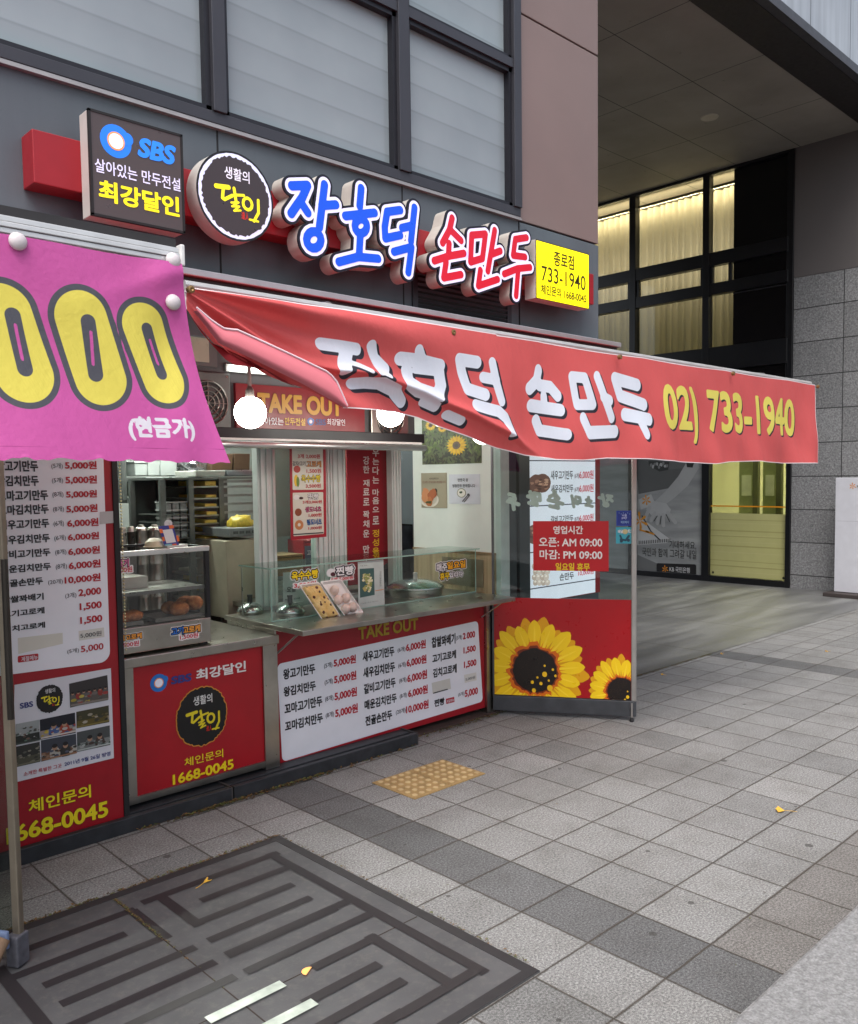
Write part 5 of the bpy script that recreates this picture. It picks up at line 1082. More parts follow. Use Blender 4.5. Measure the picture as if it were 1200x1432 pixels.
def partition():
    t = thing('white_partition', 'white side wall with wooden wainscot inside the kiosk, carrying three prints', 'wall', (4.47, 4.45, 0))
    mk('board', B().box(4.452, 4.52, 4.03, 4.895, 1.115, 2.6), flat((222, 230, 224), .45, var=.03), t)
    k = NT('pale_wood'); x, y, z = k.xyz(); n = k.n('ShaderNodeTexNoise'); n.inputs['Scale'].default_value = 1.; n.inputs['Detail'].default_value = 4; k.l(k.comb(k.math('MULTIPLY', x, 30.), k.math('MULTIPLY', y, 30.), k.math('MULTIPLY', z, 2.)), n.inputs['Vector'])
    k.base(k.ramp(n.outputs['Fac'], [(.3, C(150, 130, 100)), (.7, C(186, 166, 132))])); k.rough(.5); mk('wainscot', B().box(4.448, 4.52, 4.03, 4.895, .0, 1.10), k.m, t); mk('dado_rail', B().box(4.44, 4.52, 4.025, 4.9, 1.10, 1.115), flat((140, 116, 84), .5), t)
    mk('corner_strip', B().box(4.44, 4.53, 3.985, 4.03, .02, 2.6), flat((206, 220, 214), .35), t)
    mk('panel_inset', B().box(4.444, 4.4485, 4.16, 4.58, .86, 1.06), flat((126, 116, 96), .4), t)
    P = BNK(4.4515); zz = Zm(.2333, 440, 540)
    def poster(name, lab, a, b, col):
        (u0, v0), (u1, v1) = P.uv(*zz(a[0], b[1])), P.uv(*zz(b[0], a[1])); (u0b, v0b), (u1b, v1b) = P.uv(*zz(a[0], a[1])), P.uv(*zz(b[0], b[1]))
        v0 = (v0+v1b)/2; v1 = (v1+v0b)/2
        o = thing(name, lab, 'poster', tuple(P.w((u0+u1)/2, v0)), 'prints on the white side wall'); mk('sheet', B().pbox(P, u0, u1, v0, v1, .0005, .003), flat(col, .4, var=.04), o); pr = Print(P, .004, zz, .4); pr.clip = (u0+.003, v0+.003, u1-.003, v1-.003); return o, pr, (u0, v0, u1, v1)
    o, pr, (u0, v0, u1, v1) = poster('sunflower_poster', 'poster of a sunflower field on the white side wall', (648, 190), (1000, 466), (92, 100, 62)); rn = random.Random(3)
    for i in range(420):
        u, v = rn.uniform(u0, u1), rn.uniform(v0, v1); f = (v-v0)/(v1-v0); c = rn.choice(((52, 66, 30), (84, 104, 44), (40, 46, 26), (120, 138, 70)) if f > .25 else ((44, 40, 26), (60, 52, 32), (36, 40, 22))); a = rn.uniform(0, 3.1); L = rn.uniform(.012, .032); w = L*.35
        pr.upoly([(u-L*math.cos(a), v-L*math.sin(a)), (u+w*math.sin(a), v-w*math.cos(a)), (u+L*math.cos(a), v+L*math.sin(a)), (u-w*math.sin(a), v+w*math.cos(a))], c, 1+i*.006)
    for i in range(9): pr.uell(rn.uniform(u0, u1), v1-rn.uniform(0, .05), rn.uniform(.02, .04), .02, (214, 214, 190), 3.6, 10, .3, i)
    for cx_, cy_, r_, k_ in ((855, 355, 56, 1.), (700, 235, 30, .8), (930, 250, 32, .8), (770, 250, 26, .7)):
        uu, vv = pr.uv(cx_, cy_); a_, b_ = pr.sc(cx_, cy_)
        for i in range(20): an = i*.314; w = r_*.17; pr.upoly([(uu+(r_*.3*math.cos(an)-w*math.sin(an)*.6)*a_, vv+(r_*.3*math.sin(an)+w*math.cos(an)*.6)*b_), (uu+(r_*.75*math.cos(an)-w*math.sin(an))*a_, vv+(r_*.75*math.sin(an)+w*math.cos(an))*b_*1.), (uu+r_*1.12*math.cos(an)*a_, vv+r_*1.12*math.sin(an)*b_), (uu+(r_*.75*math.cos(an)+w*math.sin(an))*a_, vv+(r_*.75*math.sin(an)-w*math.cos(an))*b_), (uu+(r_*.3*math.cos(an)+w*math.sin(an)*.6)*a_, vv+(r_*.3*math.sin(an)-w*math.cos(an)*.6)*b_)], ((236, 196, 40), (222, 176, 24))[i % 2], 5+i*.05)
        pr.uell(uu, vv, r_*.42*a_, r_*.42*b_, (92, 56, 24), 7, 24, .05, 2); pr.uell(uu, vv, r_*.22*a_, r_*.22*b_, (52, 32, 18), 8, 18)
    pr.build('picture', o)
    o, pr, bb = poster('dumpling_poster', 'small beige poster with a plate of fried dumplings on the white side wall', (643, 520), (793, 730), (160, 152, 130))
    pr.text('새우듬뿍만두', (690, 560), (748, 548), (60, 40, 30), 1, .008); pr.text('건강한 간식으로 추천합니다', (650, 582), (790, 568), (120, 50, 40), 1, .006)
    pr.ell(690, 680, 56, 46, (222, 216, 204), 1); pr.ell(690, 676, 46, 38, (200, 194, 180), 2)
    for x_, y_, a_ in ((668, 640, 1), (700, 660, 2), (690, 690, 3), (665, 668, 4), (715, 645, 5)): pr.ell(x_, y_, 20, 30, ((188, 116, 70), (206, 140, 96), (170, 96, 60))[a_ % 3], 2+a_, 20, .12, a_)
    pr.ell(690, 696, 18, 8, (70, 80, 40), 9, 12, .3, 1); pr.ell(728, 626, 9, 13, (44, 40, 36), 3); pr.build('picture', o)
    o, pr, bb = poster('notice_sheet', 'white notice sheet with a soup bowl and chopsticks drawing on the white side wall', (808, 528), (992, 706), (206, 212, 222))
    pr.text('만둣국 용', (862, 573), (923, 552), (50, 52, 60), 1, .02); pr.text('냉동만두 판매합니다', (830, 607), (966, 586), (50, 52, 60), 1, .02); pr.ell(883, 640, 27, 28, (120, 124, 100), 1); pr.ell(883, 640, 23, 24, (226, 226, 218), 2); pr.ell(880, 636, 8, 8, (50, 70, 50), 3, 9, .3, 2)
    for a, b in (((890, 690), (925, 650)), ((900, 694), (932, 656))): pr.strokes([([pr.uv(*a), pr.uv(*b)], .0035)], (60, 60, 66), 3, 0, 40)
    pr.ell(926, 650, 8, 7, (60, 60, 66), 4, 12); pr.build('picture', o)
partition()
def take_out_sign():
    P = FAC(4.185); a, b = P.uv(327, 536), P.uv(508, 606); z0, z1 = P.uv(327, 601)[1], P.uv(327, 536)[1]
    t = thing('take_out_sign', 'red TAKE OUT sign with golden capitals on the dark header', 'sign', ((a[0]+b[0])/2, 4.18, z0)); mk('board', B().box(a[0], b[0], 4.168, 4.19, z0, z1), flat((128, 14, 28), .35, var=.05), t)
    pr = Print(FAC(4.168), .001, Zm(.2, 240, 400), .35); pr.text('TAKE OUT', (600, 884), (1190, 784), (196, 152, 50), 2, .045, (96, 50, 20), .02)
    pr.text('살아있는', (600, 968), (780, 922), WHITE, 2, .014); pr.text('만두전설', (790, 972), (932, 926), (236, 200, 60), 2, .014); ring_logo(pr, 970, 948, 24, 2, (60, 120, 200)); pr.text('SBS', (1005, 972), (1076, 932), (60, 66, 130), 2, .03); pr.text('최강달인', (1085, 972), (1210, 932), WHITE, 2, .014); pr.build('lettering', t)
take_out_sign()
def fan(px0, px1, py0, py1, name, lab, col):
    P = FAC(4.185); (x0, z0), (x1, z1) = P.uv(px0, py1), P.uv(px1, py0); cx_, cz_ = (x0+x1)/2, (z0+z1)/2; r = min(x1-x0, z1-z0)*.42
    t = thing(name, lab, 'fan', (cx_, 4.17, z0)); mk('plate', B().box(x0, x1, 4.165, 4.19, z0, z1), col, t, bevel=.006)
    b = B()
    for q in (1., .78, .56, .34): b.tube([(cx_+r*q*math.cos(i/24*6.2832), 4.16, cz_+r*q*math.sin(i/24*6.2832)) for i in range(25)], .0035, 6, False)
    for i in range(8): b.tube([(cx_, 4.16, cz_), (cx_+r*math.cos(i*.785), 4.16, cz_+r*math.sin(i*.785))], .0025, 6)
    mk('guard', b, STEEL, t); mk('duct', B().lathe((cx_, 4.1652, cz_), [(r*1.03, 0), (r*1.03, .002), (0, .002)], 32, (0, -1, 0)), flat((28, 30, 30), .6), t)
    for i in range(5): a = i*1.2566; mk('blade', B().add([(cx_+.15*r*math.cos(a), 4.162, cz_+.15*r*math.sin(a)), (cx_+.9*r*math.cos(a-.35), 4.1615, cz_+.9*r*math.sin(a-.35)), (cx_+.9*r*math.cos(a+.3), 4.163, cz_+.9*r*math.sin(a+.3))], [(0, 1, 2)]), flat((70, 74, 74), .4), t)
    for sx in (x0+.02, x1-.02):
        for sz in (z0+.02, z1-.02): mk('screw', B().lathe((sx, 4.165, sz), [(.006, 0), (.005, .003), (0, .003)], 10, (0, -1, 0)), STEEL, t)
fan(256, 319, 523, 606, 'exhaust_fan', 'grey square exhaust fan on the header left of the TAKE OUT sign', flat((104, 110, 108), .5, .3, var=.2))
fan(517, 568, 560, 614, 'exhaust_fan', 'shiny square exhaust fan on the header right of the TAKE OUT sign', STEEL)
# lamps under the awning
def lamps():
    base = None
    gm = NT('bulb'); gm.base(C(255, 252, 244)); gm.b.inputs['Emission Color'].default_value = C(255, 250, 240); gm.b.inputs['Emission Strength'].default_value = 14.; gm.rough(.3)
    sk = flat((120, 118, 114), .4)
    for px_, py_, Y, lab in ((350, 577, 3.5, 'fully visible glowing round bulb on a rod in front of the TAKE OUT sign'), (546, 578, 3.55, 'glowing bulb in front of the shiny exhaust fan, half covered by the red banner'), (618, 579, 3.5, 'glowing bulb above the sunflower poster, half covered by the red banner'), (676, 604, 3.5, 'glowing bulb by the dark entrance post, almost hidden by the red banner')):
        p = FAC(Y).p(px_, py_)
        if base is None:
            base = thing('globe_lamp', lab, 'lamp', tuple(p), 'bulbs hanging under the awning')
            mk('bulb', B().ball(p, .074, n=28, m=18), gm.m, base, smooth=True); mk('rod', B().tube([p+Vector((0, 0, .08)), p+Vector((0, 0, .44))], .009, 8), flat((150, 140, 136), .4, .5), base); mk('socket', B().lathe(p+Vector((0, 0, .071)), [(.02, 0), (.02, .03), (.012, .045), (.009, .05)], 18), sk, base, smooth='auto')
        else: dup(base, p, lab)
lamps()
# sliding window behind the counter, banner, hanging menu
def sliding_window():
    P = FAC(4.5); t = thing('sliding_window', 'white framed sliding window standing behind the glass display case', 'window', (3.3, 4.52, .86))
    for a, b in ((361, 386), (441, 462), (463, 484), (549, 561)):
        x0, x1 = P.uv(a, 700)[0], P.uv(b, 700)[0]; pb = B().box(x0, x1, 4.5, 4.56, .86, 2.55); n = 3
        for i in range(n): xx = x0+(x1-x0)*(i+.5)/n; pb.box(xx-.006, xx+.006, 4.488, 4.5, .86, 2.55)
        mk('frame_post', pb, WPVC, t, bevel=.003)
    x0, x1, x2 = P.uv(386, 700)[0], P.uv(441, 700)[0], P.uv(484, 700)[0]; mk('pane', B().box(x0, x1, 4.525, 4.53, .86, 2.55), glass((240, 248, 245), 1.5), t); mk('sill', B().box(P.uv(361, 700)[0], P.uv(561, 700)[0], 4.48, 4.57, .852, .875), ALU, t)
    P2 = FAC(4.62); t = thing('vertical_banner', 'tall dark red banner with vertical white and yellow Korean lettering inside the kiosk', 'banner', (3.6, 4.62, .95))
    x0, x1 = P2.uv(486, 700)[0], P2.uv(549, 700)[0]; mk('cloth', B().box(x0, x1, 4.622, 4.63, .92, 2.5), flat((150, 18, 36), .6, var=.06), t)
    pr = Print(P2, .0, Zm(.2333, 440, 540), .5); 
    for ch, y0, y1 in zip('한강한재료로꽉채운만두', (330, 420, 477, 560, 612, 670, 745, 802, 860, 952, 1005), (378, 470, 522, 602, 655, 716, 793, 850, 908, 1000, 1050)): pr.text(ch, (290, y1), (327, y0), (226, 220, 216), 1, .022)
    for i, (ch, y0, y1) in enumerate(zip('우는다는마음으로정성을', (375, 432, 482, 542, 616, 664, 722, 778, 858, 912, 966), (422, 472, 530, 584, 658, 708, 756, 830, 906, 960, 1012))): pr.text(ch, (346, y1), (385, y0), (226, 220, 216) if i < 8 else (232, 190, 40), 1, .022)
    pr.build('lettering', t)
    P = FAC(4.38); zz = Zm(.3, 360, 600); t = thing('hanging_menu', 'red bordered hanging menu with small food pictures and handwritten style prices', 'menu', tuple(P.p(*zz(236, 500)))); c = [P.uv(*zz(*p)) for p in ((150, 60), (318, 58), (322, 502), (156, 518))]
    mk('sheet', B().prism(P, [c[3], c[2], c[1], c[0]], -.003, 0), flat((164, 22, 40), .5), t); pr = Print(P, .001, zz, .4)
    for q in (((160, 62), (304, 60), (308, 282), (164, 284)), ((164, 297), (306, 294), (310, 488), (168, 500))): pr.quad(*q, (216, 214, 200), 0, .006)
    R_ = (186, 24, 40)
    for s, a, b, c_, o in (('3개 2,000원', (187, 138), (291, 117), R_, None), ('감자/고기', (163, 172), (222, 150), INK, None), ('고로케', (228, 178), (296, 149), (236, 150, 40), INK), ('1,500원', (228, 207), (296, 184), R_, None), ('옥수수빵', (204, 248), (293, 213), (240, 214, 40), INK), ('3,500원', (224, 276), (294, 254), R_, None), ('찐빵', (234, 330), (284, 300), (236, 236, 236), INK), ('3개3,000원', (210, 350), (299, 330), R_, None), ('생도너츠', (222, 388), (296, 360), (200, 60, 120), INK), ('1,000원', (238, 412), (298, 390), R_, None), ('링도너츠', (231, 448), (298, 418), (50, 110, 190), INK), ('1,000원', (236, 471), (299, 451), R_, None)): pr.text(s, a, b, c_, 1, .02 if not o else .014, o, .05)
    pr.strokes([([pr.uv(168, 492), pr.uv(306, 483)], .004)], (60, 60, 60), 1, 0, 40)
    pr.ell(184, 187, 16, 17, (176, 52, 36), 1); pr.ell(180, 240, 10, 28, (232, 190, 50), 1, 20); pr.ell(188, 246, 7, 24, (110, 140, 60), 2, 14); pr.ell(182, 318, 15, 12, (230, 228, 224), 1); pr.ell(203, 322, 10, 6, (70, 40, 36), 2); pr.ell(190, 388, 16, 18, (140, 70, 40), 1); pr.ell(194, 447, 20, 23, (196, 128, 76), 1); pr.ell(194, 446, 7, 8, (226, 222, 208), 2)
    for y_ in (211, 280): pr.strokes([([pr.uv(166, y_), pr.uv(302, y_-2)], .0015)], (140, 130, 120), 1, 0, 40)
    pr.build('print', t)
sliding_window()
# glass display case on the serving counter
def glass_case():
    x0, x1, y0, y1, z0, z1 = 2.632, 4.285, 4.085, 4.40, .853, 1.148; g = glass((246, 251, 249), 1.5); eg = flat((150, 184, 170), .2, var=.05)
    t = thing('glass_case', 'clear glass display case with green edges along the serving counter', 'display case', ((x0+x1)/2, (y0+y1)/2, z0))
    mk('front_pane', B().box(x0, x1, y0, y0+.006, z0, z1), g, t); mk('side_pane', B().box(x0, x0+.006, y0+.006, y1, z0, z1), g, t); mk('side_pane', B().box(x1-.006, x1, y0+.006, y1-.05, z0, z1), g, t); mk('top_pane', B().box(x0-.01, x1+.03, y0-.012, y1, z1, z1+.008), glass((226, 243, 237), 1.6), t)
    e = .004
    mk('glass_edge', B().box(x0-.01, x1+.03, y0-.016, y0-.012, z1, z1+.008), eg, t); mk('glass_edge', B().box(x0-.013, x0-.01, y0-.012, y1, z1, z1+.008), eg, t); mk('glass_edge', B().box(x0-.003, x0+.004, y0-.003, y0, z0, z1), eg, t); mk('glass_edge', B().box(x1-.002, x1+.003, y0-.003, y0, z0, z1), eg, t); mk('glass_edge', B().box(x0, x1, y0-.004, y0, z0, z0+.006), eg, t); mk('glass_edge', B().box(x0, x0+.007, y1-.01, y1-.004, z0, z1), STEEL, t)
    P = FAC(y0-.003); zz = Zm(.1583, 370, 740); g2 = Zm(.2333, 440, 540)
    def sticker(lab, rows, z_, pic=None):
        a = P.uv(*z_(*rows[0][1])); t = thing('price_sticker', lab, 'sticker', tuple(P.w(*a)), 'stickers on the glass case'); pr = Print(P, .0005, z_, .4)
        if pic: pic(pr)
        for s, p, q, c, o, w in rows: pr.text(s, (p[0]-3, p[1]+3), (q[0]+3, q[1]-3), c, 1, w, o, .115, out2=(232, 230, 228), ow2=.2)
        pr.build('print', t)
    sticker('corn bread sticker with fat yellow letters and red price on the glass case', [('옥수수빵', (240, 452), (468, 355), (246, 216, 20), INK, .035), ('3,500원', (262, 522), (450, 458), (206, 24, 44), None, .02)], zz)
    def bun(pr): pr.ell(585, 385, 38, 38, (228, 228, 228), 0); pr.ell(604, 398, 22, 18, (90, 40, 50), 1)
    sticker('steamed bun sticker with white letters and bun drawing on the glass case', [('찐빵', (632, 412), (782, 322), (236, 236, 236), INK, .035), ('5개 5,000원', (590, 462), (778, 412), (206, 24, 44), None, .02)], zz, bun)
    sticker('closed every Sunday sticker in white, orange and yellow at the case right end', [('매주', (734, 1110), (790, 1060), (236, 236, 236), INK, .035), ('일요일', (796, 1096), (900, 1045), (244, 176, 24), INK, .035), ('휴무', (753, 1160), (805, 1116), (246, 206, 20), INK, .035), ('입니다', (808, 1146), (885, 1112), (236, 236, 236), INK, .035)], g2)
    c = [P.uv(*zz(*p)) for p in ((823, 290), (1048, 268), (1060, 665), (830, 702))]; t = thing('flower_card', 'pale leaflet with a picture of white blossoms taped to the glass case', 'leaflet', tuple(P.w(*c[3]))); mk('sheet', B().prism(P, [c[3], c[2], c[1], c[0]], .0, .0015), flat((196, 206, 200), .4), t)
    pr = Print(P, .002, zz, .4); pr.quad((838, 350), (965, 343), (971, 580), (842, 606), (64, 96, 92), 0); rn = random.Random(5)
    for i in range(60): a = rn.uniform(0, 6.28); q = rn.random()**.6; pr.ell(902+42*q*math.cos(a), 468+88*q*math.sin(a), 12, 11, rn.choice(((214, 206, 150), (232, 228, 190), (150, 160, 90), (196, 180, 110))), 1+i*.03, 9, .25, i)
    pr.text('겨울 만두', (838, 330), (905, 312), (130, 140, 136), 1, .006); pr.text('건강한 우리 먹거리', (842, 662), (1000, 630), (130, 140, 136), 1, .006)
    for i in range(9): pr.text('건강한선물세트가'[i % 8], (1012, 385+i*15), (1028, 372+i*15), (120, 116, 110), 1, .006)
    pr.poly([(975, 540), (1050, 528), (1050, 536), (976, 548)], (206, 150, 110), 1); pr.build('print', t)
glass_case()
def food_trays():
    wt = flat((232, 232, 228), .3, var=.03); kb = NT('corn_bread'); v = kb.n('ShaderNodeTexVoronoi'); v.inputs['Scale'].default_value = 30; kb.l(kb.pos(), v.inputs['Vector']); spot = kb.math('LESS_THAN', kb.math('ADD', v.outputs['Distance'], kb.math('MULTIPLY', kb.noise(30), .3)), .43)
    kb.base(kb.mix(spot, kb.ramp(kb.noise(24, 4), [(.3, C(232, 192, 104)), (.7, C(246, 224, 156))]), C(84, 50, 28))); kb.rough(.7); kb.bump(kb.noise(42, 4), .9, .02)
    P = FAC(4.0); zz = Zm(.1583, 370, 740)
    def tray(lab, cat, corners):
        c = [P.uv(*zz(*p)) for p in corners]; ce = (sum(p[0] for p in c)/4, sum(p[1] for p in c)/4); tilt = Plane(P.w(0, c[3][1], .03), (1, 0, 0), (0, .45, 1), (0, -1, .45))
        c = [(u, (v_-c[3][1])*1.05+.003) for u, v_ in c]
        def rq(k_, r):
            m_ = (sum(p[0] for p in c)/4, sum(p[1] for p in c)/4); q = [(m_[0]+(p[0]-m_[0])*k_, m_[1]+(p[1]-m_[1])*k_) for p in c]; o = []
            for i in range(4):
                a, b, d = Vector(q[i-1]), Vector(q[i]), Vector(q[(i+1) % 4]); d1, d2 = (a-b).normalized(), (d-b).normalized()
                for k in range(6): t_ = k/5*math.pi/2; o.append(tuple(b+d1*r*(1-math.sin(t_))+d2*r*(1-math.cos(t_))))
            return o[::-1]
        base = tilt.w(sum(p[0] for p in c)/4, 0); t = thing('foam_tray', lab, cat, tuple(base), 'wrapped food trays leaning on the glass case')
        b = B(); rings = [(rq(.80, .012), -.018), (rq(1., .014), .0), (rq(1., .014), .003), (rq(.93, .012), .003), (rq(.84, .012), -.012)]; n = len(rings[0][0])
        for R_, d in rings: b.v += [tuple(tilt.w(u, v_, d)) for u, v_ in R_]
        for i in range(4):
            for k in range(n): k2 = (k+1) % n; b.f.append((i*n+k, i*n+k2, (i+1)*n+k2, (i+1)*n+k)); b.mi.append(0)
        b.f.append(tuple(4*n+k for k in range(n))); b.mi.append(0); b.f.append(tuple(range(n))[::-1]); b.mi.append(0); mk('tray', b, wt, t); return t, tilt, c, rq
    t, T_, c, rq = tray('white foam tray of yellow corn bread with dark fruit, leaning on the glass case', 'bread tray', ((360, 488), (540, 463), (657, 790), (490, 815)))
    b = B(); n = 30
    for k_, d in ((.84, -.011), (.83, .006), (.76, .013), (.5, .016)): b.v += [tuple(T_.w(u, v_, d)) for u, v_ in rq(k_, .014)]
    m_ = len(b.v)//4
    for i in range(3):
        for k in range(m_): k2 = (k+1) % m_; b.f.append((i*m_+k, i*m_+k2, (i+1)*m_+k2, (i+1)*m_+k)); b.mi.append(0)
    b.f.append(tuple(3*m_+k for k in range(m_))); b.mi.append(0); mk('corn_bread', b, kb.m, t, smooth=True)
    fm = glass((250, 250, 250), 1.5, .08); fb = B(); R_ = rq(.98, .014); fb.add([T_.w(u, v_, .02) for u, v_ in R_], [tuple(range(len(R_)))]); mk('wrap_film', fb, fm, t)
    t, T_, c, rq = tray('white foam tray of round pale steamed buns, leaning on the glass case', 'bun tray', ((548, 460), (735, 437), (855, 745), (690, 782)))
    bm = flat((232, 214, 200), .5, var=.06, sc=14.)
    for x_, y_ in ((655, 540), (662, 628), (735, 610), (772, 690), (706, 708)):
        u, v_ = P.uv(*zz(x_, y_)); v_ = (v_-P.uv(*zz(690, 782))[1])*1.05+.003; p = T_.w(u, v_, .002); o = thing('steamed_bun', 'pale round steamed bun in the right-hand foam tray', 'bun', tuple(p), 'steamed buns in the tray')
        mk('dough', B().ball(p, .030, .024, .030, 20, 12, .04), bm, o, smooth=True)
    fb = B(); R_ = rq(.98, .014); fb.add([T_.w(u, v_, .026) for u, v_ in R_], [tuple(range(len(R_)))]); mk('wrap_film', fb, fm, t)
food_trays()
def pots():
    def pot(px_, py_, r, h, name, lab, knob, Y=None):
        p = GRD(.852).p(px_, py_)
        if Y: p = FAC(Y).p(px_, py_); p.z = .852
        t = thing(name, lab, 'pot', tuple(p)); mk('vessel', B().lathe(p, [(r*.98, .0), (r, .01), (r, h), (r*1.06, h+.004), (r*1.06, h+.01)], 40), STEEL, t, smooth='auto')
        l = mk('lid', B().lathe(p+Vector((0, 0, h+.01)), [(r*1.05, 0), (r*1.04, .006), (r*.85, .028), (r*.5, .046), (r*.15, .052), (0, .053)], 40), flat((186, 190, 188), .22, 1., var=.1), t, smooth='auto')
        mk('knob', B().lathe(p+Vector((0, 0, h+.062)), [(.016, 0), (.014, .03), (.016, .034), (.016, .044), (0, .045)], 18), knob, l, smooth='auto')
    pot(581, 826, .185, .045, 'steamer_pot', 'wide aluminium steamer with domed lid and white capped knob in the glass case', flat((216, 206, 204), .4), 4.31)
    pot(406, 860, .085, .012, 'small_pot', 'low round pot with shiny lid in the left part of the glass case', flat((30, 30, 32), .4)); pot(350, 858, .075, .008, 'small_pot', 'low lidded pot with black knob at the left end of the glass case', flat((20, 20, 22), .4))
pots()
# croquette cabinet
def cabinet():
    x0, x1, y0, y1 = 1.60, 2.222, 4.02, 4.46; t = thing('croquette_cabinet', 'steel and glass warming cabinet with croquettes on the left counter', 'display cabinet', ((x0+x1)/2, 4.24, .80))
    mk('base', B().box(x0, x1, y0, y1, .812, .938), STEEL, t, bevel=.004)
    for x_ in (1.66, 2.17): mk('foot', B().box(x_, x_+.04, 4.04, 4.08, .80, .812), JBLK, t)
    bf = flat((34, 34, 36), .4, .3)
    for x_, y_ in ((x1-.022, y0), (x1-.022, y1-.022), (x0, y0), (x0, y1-.022)): mk('corner_post', B().box(x_, x_+.022, y_, y_+.022, .938, 1.29), bf, t)
    mk('inner_post', B().box(1.97, 2.02, y1-.03, y1-.005, .938, 1.29), flat((110, 110, 108), .4, .5), t)
    mk('top_frame', B().box(x0, x1+.002, y0-.004, y0+.016, 1.285, 1.312), flat((206, 208, 206), .3, .8), t, bevel=.004); mk('top_frame', B().box(x0, x1, y1-.015, y1, 1.287, 1.31), bf, t); mk('top_frame', B().box(x1-.02, x1, y0+.016, y1-.015, 1.287, 1.31), bf, t)
    mk('front_glass', B().box(x0, x1-.022, y0+.004, y0+.009, .94, 1.285), glass((247, 248, 247), 1.45), t); mk('top_glass', B().box(x0, x1-.02, y0+.016, y1-.015, 1.298, 1.303), glass((247, 248, 247), 1.45), t); mk('side_glass', B().box(x1-.008, x1-.003, y0+.022, y1-.022, .94, 1.287), glass((247, 248, 247), 1.45), t)
    mk('shelf', B().box(x0, x1-.01, y0+.03, y1-.02, 1.095, 1.104), flat((150, 150, 146), .3, .9), t); mk('shelf_edge', B().box(x0, x1-.02, y0+.016, y0+.03, 1.09, 1.108), flat((120, 120, 118), .3, .8), t)
    mk('wire_rack', B().box(x0, 1.98, y0+.2, y1-.03, 1.104, 1.16), flat((196, 196, 186), .5), t)
    tr = flat((120, 116, 110), .35, .9, var=.2)
    kc = NT('fried_crust'); kc.base(kc.ramp(kc.noise(45, 5), [(.25, C(118, 62, 24)), (.5, C(176, 104, 48)), (.75, C(210, 146, 84))])); kc.rough(.75); kc.bump(kc.noise(160, 4), .7, .004)
    for xa, xb, lab in ((1.94, 2.19, 'shallow metal tray holding the four heaped croquettes in the cabinet'), (1.62, 1.87, 'shallow metal tray with two croquettes at the left of the cabinet')):
        b = B().box(xa, xb, 4.06, 4.34, .942, .948).box(xa, xb, 4.055, 4.06, .942, .962).box(xa, xb, 4.34, 4.345, .942, .962).box(xa-.004, xa, 4.055, 4.345, .942, .962).box(xb, xb+.004, 4.055, 4.345, .942, .962); mk('metal_tray', b, tr, label=lab, cat='tray', group='trays in the croquette cabinet')
    zz = Zm(.15, 160, 740); lab4 = ('brown croquette at the left back of the heap in the cabinet', 'brown round croquette at the front of the heap in the cabinet', 'brown croquette at the right of the heap in the cabinet', 'brown croquette peeping out at the back of the heap in the cabinet', 'brown croquette alone on the left tray of the cabinet', 'brown croquette cut off by the red board at the left of the cabinet')
    for i, (px_, py_, Y, rx, rz) in enumerate(((520, 768, 4.22, .048, .034), (602, 768, 4.12, .052, .040), (742, 742, 4.18, .049, .039), (660, 720, 4.28, .046, .034), (160, 838, 4.13, .058, .031), (50, 868, 4.12, .04, .028))):
        p = FAC(Y).p(*zz(px_, py_)); p.z = .949+rz*.96+(.0 if i not in (2, 3) else .012); o = thing('croquette', lab4[i], 'croquette', (p.x, p.y, p.z-rz), 'croquettes in the cabinet'); mk('crust', B().ball(p, rx, rx*.95, rz, 22, 14, .08), kc.m, o, smooth=True)
    P = FAC(y0-.001)
    def stick(lab, rows, Pl, z_):
        a = Pl.uv(*z_(*rows[0][1])); s = thing('price_sticker', lab, 'sticker', tuple(Pl.w(*a)), 'stickers on the croquette cabinet'); pr = Print(Pl, .0005, z_, .4)
        for tx, p, q, c, o, w in rows: pr.text(tx, (p[0]-3, p[1]+3), (q[0]+3, q[1]-3), c, 1, w, o, .11, out2=(230, 228, 226), ow2=.2)
        pr.build('print', s)
    z6 = Zm(.2583, 150, 600); rd = (196, 30, 60)
    stick('meat croquette sticker with blue and orange letters on the steel base, right one', [('고기', (350, 1116), (408, 1071), (40, 110, 200), INK, .035), ('고로케', (411, 1106), (499, 1060), (236, 160, 60), INK, .035), ('1,500원', (396, 1140), (487, 1102), rd, None, .02)], P, z6)
    stick('croquette sticker partly behind the red board on the steel base, left one', [('김치고로케', (36, 1152), (183, 1104), (236, 160, 60), INK, .035), ('1,500원', (66, 1186), (167, 1146), rd, None, .02)], P, z6)
    stick('pink lettered price sticker high on the cabinet glass at its left', [('꽈배기', (22, 748), (111, 706), (226, 120, 170), INK, .035), ('3,500원', (30, 781), (131, 745), rd, None, .02)], FAC(y0+.003), z6)
    # payment stand and small dish on top
    z3 = Zm(.1833, 160, 630); Pq = FAC(4.12); c = [Pq.uv(*z3(*p)) for p in ((333, 578), (447, 568), (498, 735), (390, 748))]; s = thing('payment_stand', 'tilted payment card with blue and orange border and blank white middle on the cabinet', 'card stand', tuple(Pq.w(*c[3])))
    mk('card', B().prism(Pq, [c[3], c[2], c[1], c[0]], -.003, 0), flat((52, 58, 140), .35), s); mk('foot', B().box(c[3][0]-.005, c[2][0]+.03, 4.09, 4.17, 1.306, 1.318), flat((200, 200, 196), .4), s); pr = Print(Pq, .001, z3, .4)
    pr.quad((366, 606), (440, 598), (468, 698), (396, 708), (222, 224, 226), 1)
    for q in (((340, 600), (364, 598), (372, 628), (348, 632)), ((412, 572), (446, 568), (456, 592), (420, 597)), ((470, 650), (486, 648), (496, 690), (478, 694)), ((360, 660), (378, 658), (386, 690), (368, 694)), ((440, 714), (470, 710), (476, 732), (446, 738))): pr.quad(*q, (226, 110, 50), 1)
